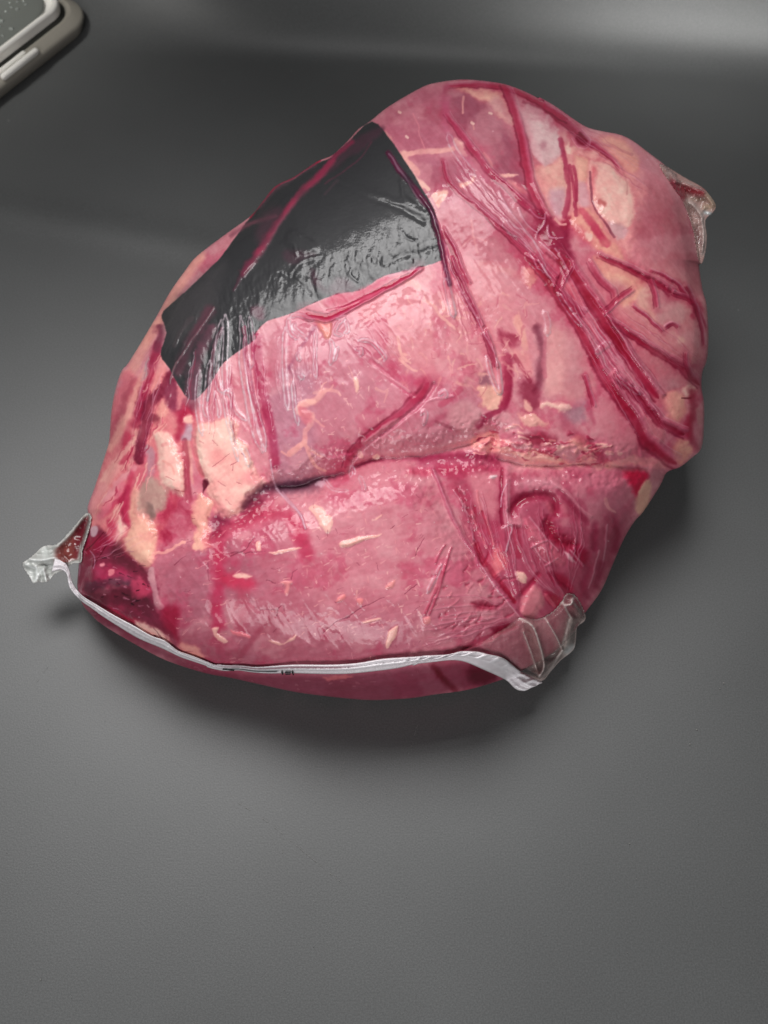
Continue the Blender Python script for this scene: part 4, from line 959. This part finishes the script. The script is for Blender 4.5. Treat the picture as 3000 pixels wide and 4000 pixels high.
prof = .0010*(np.exp(-((v-.12)/.09)**2)+np.exp(-((v-.5)/.10)**2)+.9*np.exp(-((v-.88)/.1)**2))[None]
vb = np.where(s_ > .5, np.exp(-((v[None]-.25)/.22)**2), np.exp(-((v[None]-.8)/.22)**2))
beads = .0016*beadmask*vb*np.maximum(0, np.sin(s_*NS/5.2+v[None]*2.5))
lift = .0035+.004*sstep(.85, 1, s_)+.003*sstep(.08, .0, s_)
nz = .0006*fbm(SX, SY, 40, 71, 3)+.0003*fbm(SX, SY, 9, 75, 2)
off = lift+prof+beads+nz+.0015*np.sin(v*math.pi)[None]
tS = front_t(SX, SY); 
for _ in range(30): tS[1:-1] = (tS[:-2]+tS[2:]+2*tS[1:-1])/4
tS = tS-off/np.linalg.norm(rays(SX, SY), axis=-1)
zc = P3(SX, SY, tS)[..., 2]; tS = np.where(zc < .0015, hit_z(SX, SY, .0015), tS)
co = P3(SX, SY, tS).reshape(-1, 3); idx = np.arange(NS*NC).reshape(NS, NC)
fs = np.stack([idx[:-1, :-1], idx[1:, :-1], idx[1:, 1:], idx[:-1, 1:]], -1).reshape(-1, 4)[:, ::-1]
rg = np.zeros((NS, NC, 4)); rg[:] = (252, 246, 250, .76)
ridge = (np.exp(-((v-.12)/.08)**2)+np.exp(-((v-.5)/.08)**2)+np.exp(-((v-.9)/.08)**2))[None]*np.ones_like(s_)
blend(rg, np.clip(ridge*.8+1.4*beads/.0016, 0, 1), (252, 248, 252, .88))
gap = np.exp(-((v-.32)/.1)**2)[None]*(sstep(.36, .42, s_)*sstep(.66, .58, s_)); blend(rg, .8*gap, (170, 120, 134, .4))
pr = np.exp(-((v-.72)/.09)**2)[None]*(sstep(.395, .41, s_)*sstep(.498, .49, s_)); blend(rg, pr, (28, 34, 36, 1))
rg[..., :3] = albedo(rg[..., :3])
seam = link_mesh('weld_seam', co, fs, rg.reshape(-1, 4), M_seam, joint, None, 'long whitish ribbed weld seam along the front edge')
md = seam.modifiers.new('solid', 'SOLIDIFY'); md.thickness = .0004
# black printed marks on the seam
M_ink, nt, N, L_, b = nodes('black_ink'); b.inputs['Base Color'].default_value = (.012, .015, .016, 1); b.inputs['Roughness'].default_value = .35
def strip(name, pts, w_, lift_, mat, parent, n=20):
    p = resample(spline(T(pts)), n); tg = np.gradient(p, axis=0); tg /= np.hypot(*tg.T)[:, None]; nn = np.stack([-tg[:, 1], tg[:, 0]], 1)
    xs = np.stack([p[:, 0]-nn[:, 0]*w_/2, p[:, 0]+nn[:, 0]*w_/2], 1); ys = np.stack([p[:, 1]-nn[:, 1]*w_/2, p[:, 1]+nn[:, 1]*w_/2], 1)
    t = front_t(xs, ys)-lift_/np.linalg.norm(rays(xs, ys), axis=-1); c_ = P3(xs, ys, t).reshape(-1, 3); ix = np.arange(2*n).reshape(n, 2)
    o = link_mesh(name, c_, np.stack([ix[:-1, 0], ix[1:, 0], ix[1:, 1], ix[:-1, 1]], -1), None, mat, parent)
    m_ = o.modifiers.new('solid', 'SOLIDIFY'); m_.thickness = .0003; return o
for s1, w1 in (('L 600 1042 606 1056 612 1068', 4), ('L 682 1042 688 1056 694 1070', 4), ('L 626 1052 650 1050 672 1052', 3), ('L 630 1064 650 1064 670 1064', 2.5), ('L 140 1026 190 1030 230 1036', 3)):
    strip('printed_mark', s1, w1, .0068, M_ink, seam, 6)

# ------------------------------------------------------------------ table sheet
m, nt, N, L_, b = nodes('black_matt_sheet')
tc = N.new('ShaderNodeTexCoord')
na = N.new('ShaderNodeTexNoise'); na.inputs['Scale'].default_value = 1300; na.inputs['Detail'].default_value = 3
nb = N.new('ShaderNodeTexNoise'); nb.inputs['Scale'].default_value = 9; nb.inputs['Detail'].default_value = 4
nc = N.new('ShaderNodeTexNoise'); nc.inputs['Scale'].default_value = 180; nc.inputs['Detail'].default_value = 2
for q in (na, nb, nc): L_.new(tc.outputs['Object'], q.inputs['Vector'])
cr = N.new('ShaderNodeMapRange'); cr.inputs['From Min'].default_value = .3; cr.inputs['From Max'].default_value = .7; cr.inputs['To Min'].default_value = .079; cr.inputs['To Max'].default_value = .092
L_.new(nb.outputs['Fac'], cr.inputs['Value'])
gr = N.new('ShaderNodeMapRange'); gr.inputs['From Min'].default_value = .35; gr.inputs['From Max'].default_value = .75; gr.inputs['To Min'].default_value = .88; gr.inputs['To Max'].default_value = 1.25
L_.new(na.outputs['Fac'], gr.inputs['Value'])
mu = N.new('ShaderNodeMath'); mu.operation = 'MULTIPLY'; L_.new(cr.outputs[0], mu.inputs[0]); L_.new(gr.outputs[0], mu.inputs[1])
# sparse pale specks
sp_ = N.new('ShaderNodeMapRange'); sp_.inputs['From Min'].default_value = .77; sp_.inputs['From Max'].default_value = .82; sp_.inputs['To Max'].default_value = .10
L_.new(nc.outputs['Fac'], sp_.inputs['Value'])
ad = N.new('ShaderNodeMath'); ad.operation = 'ADD'; L_.new(mu.outputs[0], ad.inputs[0]); L_.new(sp_.outputs[0], ad.inputs[1])
cc = N.new('ShaderNodeCombineColor'); 
cool = N.new('ShaderNodeMath'); cool.operation = 'MULTIPLY'; cool.inputs[1].default_value = 1.035; L_.new(ad.outputs[0], cool.inputs[0])
L_.new(ad.outputs[0], cc.inputs[0]); L_.new(cool.outputs[0], cc.inputs[1]); L_.new(cool.outputs[0], cc.inputs[2])
L_.new(cc.outputs[0], b.inputs['Base Color'])
b.inputs['Roughness'].default_value = .42; b.inputs['Specular IOR Level'].default_value = .45
bp = N.new('ShaderNodeBump'); bp.inputs['Strength'].default_value = .16; bp.inputs['Distance'].default_value = .0003
L_.new(na.outputs['Fac'], bp.inputs['Height']); L_.new(bp.outputs[0], b.inputs['Normal'])
M_table = m
nx, ny = 200, 420
xs = np.linspace(-1.3, 1.3, nx); ys = np.linspace(-0.6, 1.5, ny); TX, TY = np.meshgrid(xs, ys)
# the sheet lies flat, then rolls up softly at the back; a shallow crease crosses it on the left
yy = TY+.07*TX-.035; rside = sstep(-.30, -.05, TX)
slope = np.interp(yy, [.05, .20, .30, .345, .372, .395, .42, .44, .47, 2.0], [0, 0, 0, 0, .7, 1.2, .8, .1, -.2, 0])*rside
TZ = np.cumsum(slope*(ys[1]-ys[0]), axis=0)
TZ += .0012*np.exp(-((TY-(.21-.25*(TX+.1)))/.012)**2)*sstep(.0, -.15, TX)
co = np.stack([TX, TY, TZ], -1).reshape(-1, 3); ix = np.arange(nx*ny).reshape(ny, nx)
tb = link_mesh('table_surface', co, np.stack([ix[:-1, :-1], ix[:-1, 1:], ix[1:, 1:], ix[1:, :-1]], -1).reshape(-1, 4), None, M_table)
# dust grains and hairline scratches on the sheet
dv_, df_ = [], []
def dash(ax, ay, bx_, by_, w_):
    a = P3(np.float64(ax), np.float64(ay), hit_z(ax, ay, 0)); b_ = P3(np.float64(bx_), np.float64(by_), hit_z(bx_, by_, 0))
    d = (b_-a)/max(np.linalg.norm(b_-a), 1e-6); n = np.array([-d[1], d[0], 0])*w_/2; k = len(dv_)
    for q, zz in ((a-n, .0004), (b_-n, .0004), (b_+n, .0004), (a+n, .0004), ((a+b_)/2, .0004+w_*.4)): dv_.append((q[0], q[1], zz))
    df_.extend([(k, k+1, k+4), (k+1, k+2, k+4), (k+2, k+3, k+4), (k+3, k, k+4)])
for pl in (((515, 297), (560, 325), (600, 355)), ((600, 355), (660, 405), (745, 475)), ((730, 255), (745, 205)), ((80, 35), (105, 0)), ((880, 200), (905, 120))):
    for a_, b_ in zip(pl[:-1], pl[1:]):
        q = np.array(a_, float); e = np.array(b_, float); m_ = int(np.hypot(*(e-q))/9)+1; rq = random.Random(int(q[0]))
        for k in range(m_):
            if rq.random() < .7:
                u = q+(e-q)*k/m_; v2 = q+(e-q)*(k+rq.uniform(.3, .9))/m_
                dash(u[0]*1.808, 2600+u[1]*1.808, v2[0]*1.808, 2600+v2[1]*1.808, .00016)
rq = random.Random(8)
spots = [(1505, 138, 3), (1490, 170, 2.6), (1563, 38, 3), (1555, 50, 2), (1360, 384, 2.2), (88, 678, 2.6), (1255, 462, 1.6), (1355, 620, 1.6), (168, 492, 1.6), (15, 404, 1.6)]
spots += [(rq.uniform(0, 1659), rq.uniform(-900, 770), rq.uniform(.8, 1.5)) for _ in range(90)]
for x_, y_, s2_ in spots: dash(x_*1.808-s2_, 2600+y_*1.808, x_*1.808+s2_, 2600+y_*1.808+rq.uniform(-s2_, s2_), s2_*.00024)
me = bpy.data.meshes.new('dust'); me.from_pydata(dv_, [], df_); me.update()
M_dust, nt_, N_, L2_, b9 = nodes('pale_dust'); b9.inputs['Base Color'].default_value = (.20, .20, .19, 1); b9.inputs['Roughness'].default_value = .8; me.materials.append(M_dust)
du = bpy.data.objects.new('dust', me); col.objects.link(du); du['kind'] = 'stuff'; du['label'] = 'pale dust grains and hairline scratches scattered on the black sheet'; du['category'] = 'dust'
tb['kind'] = 'structure'; tb['label'] = 'matt black sheet under the meat, curving up at the back'

# ------------------------------------------------------------------ plastic box, upper left
bx = bpy.data.objects.new('plastic_box', None); col.objects.link(bx)
bx['label'] = 'wet translucent grey plastic box, only its rounded corner showing at the upper left'; bx['category'] = 'plastic box'
def gp(Xp, Yp, z): 
    return P3(np.float64(Xp), np.float64(Yp), hit_z(np.float64(Xp), np.float64(Yp), z))
hz = .018; SG = 1.0
c0 = gp(312, 100, hz); c1 = gp(0, 346, hz)                    # the long side, along its upper edge
dv = (c1-c0)[:2]; dv /= np.linalg.norm(dv); ang = math.atan2(dv[1], dv[0])
bx.location = (c0[0]-dv[0]*.024+dv[1]*.008*SG, c0[1]-dv[1]*.024-dv[0]*.008*SG, 0); bx.rotation_euler = (0, 0, ang)
# local frame: +x along the long side (towards the lower left), -y... interior on the right-hand side
def box_mat(name, c, rough, al, trans=0.0):
    m, nt, N, L_, b = nodes(name); b.inputs['Base Color'].default_value = (*c, 1); b.inputs['Roughness'].default_value = rough; b.inputs['Alpha'].default_value = al
    b.inputs['Transmission Weight'].default_value = trans
    tc = N.new('ShaderNodeTexCoord'); n = N.new('ShaderNodeTexNoise'); n.inputs['Scale'].default_value = 120; L_.new(tc.outputs['Object'], n.inputs['Vector'])
    bp = N.new('ShaderNodeBump'); bp.inputs['Strength'].default_value = .2; bp.inputs['Distance'].default_value = .001; L_.new(n.outputs['Fac'], bp.inputs['Height']); L_.new(bp.outputs[0], b.inputs['Normal'])
    return m
M_lid = box_mat('grey_plastic', (.17, .18, .165), .18, 1); M_body = box_mat('dull_plastic', (.30, .28, .24), .25, 1); M_rim = box_mat('pale_plastic', (.85, .83, .78), .2, 1); M_dark = box_mat('dark_groove', (.03, .03, .026), .4, 1); M_drop = box_mat('water', (.27, .29, .27), .05, 1)
sgn = -1.0
def rr(lx, ly, r, n=14):
    """rounded rectangle outline, corner at the local origin"""
    pts = []
    for cx_, cy_, a0 in ((r, r, math.pi), (lx-r, r, 1.5*math.pi), (lx-r, ly-r, 0), (r, ly-r, .5*math.pi)):
        for k in range(n+1):
            a = a0+k/n*math.pi/2; pts.append((cx_+math.cos(a)*r, cy_+math.sin(a)*r))
    return pts
def loft(name, rings, mat, cap=True):
    """rings: (inset, z)"""
    vs = []; fs = []; n = None
    for ins_, z in rings:
        p = rr(.40-2*ins_, .26-2*ins_, max(.022-ins_*.5, .010)+(.012 if ins_ > .0158 else 0)); n = len(p)
        vs += [((x+ins_), sgn*(y+ins_), z) for x, y in p]
    for i in range(len(rings)-1):
        for k in range(n): a = i*n+k; b_ = i*n+(k+1) % n; fs.append((a, b_, b_+n, a+n))
    if cap: fs.append(tuple(range((len(rings)-1)*n, len(rings)*n)))
    me = bpy.data.meshes.new(name); me.from_pydata(vs, [], fs); me.update()
    import bmesh
    bm = bmesh.new(); bm.from_mesh(me); bmesh.ops.recalc_face_normals(bm, faces=bm.faces); bm.to_mesh(me); bm.free()
    me.materials.append(mat); o = bpy.data.objects.new(name, me); col.objects.link(o); o.parent = bx
    bv = o.modifiers.new('bevel', 'BEVEL'); bv.width = .0015; bv.segments = 3; bv.limit_method = 'ANGLE'
    me.polygons.foreach_set('use_smooth', np.ones(len(me.polygons), bool)); 
    return o
loft('body', [(.004, .001), (.002, .003), (.0, .010), (.001, .012), (.007, .0155), (.008, .014)], M_body)
loft('groove', [(.008, .012), (.0122, .0165)], M_dark)
loft('rim', [(.0122, .014), (.0122, .022), (.0135, .0235), (.0155, .0235), (.0156, .020)], M_rim)
loft('lid', [(.0159, .018), (.0160, .0225), (.019, .0229)], M_lid)
rb = random.Random(12)
import bmesh
bm = bmesh.new(); bmesh.ops.create_uvsphere(bm, u_segments=10, v_segments=6, radius=1.0); dm = bpy.data.meshes.new('droplet'); bm.to_mesh(dm); bm.free(); dm.materials.append(M_drop)
dm.polygons.foreach_set('use_smooth', np.ones(len(dm.polygons), bool))
for i in range(70):
    o = bpy.data.objects.new('droplet', dm); col.objects.link(o); o.parent = bx
    if i < 40: o.location = (rb.uniform(.030, .10), sgn*rb.uniform(.021, .060), .0231)
    else: o.location = (.078+(i-40)*.0006+rb.uniform(-.004, .004), sgn*(.019+(i-40)*.0013), .0231)
    s0 = rb.uniform(.0007, .0019); o.scale = (s0, s0*rb.uniform(.8, 1.3), s0*.7)

for x0_, y0_, ln_, r_ in ((.058, .0022, .030, .0024), (.064, .0075, .026, .0018)):
    bm = bmesh.new(); bmesh.ops.create_uvsphere(bm, u_segments=14, v_segments=10, radius=r_)
    for v_ in bm.verts: v_.co.x += (ln_ if v_.co.x > 0 else 0)
    me = bpy.data.meshes.new('clip'); bm.to_mesh(me); bm.free(); me.materials.append(M_rim); me.polygons.foreach_set('use_smooth', np.ones(len(me.polygons), bool))
    o = bpy.data.objects.new('clip', me); col.objects.link(o); o.parent = bx; o.location = (x0_, sgn*y0_, .0145)
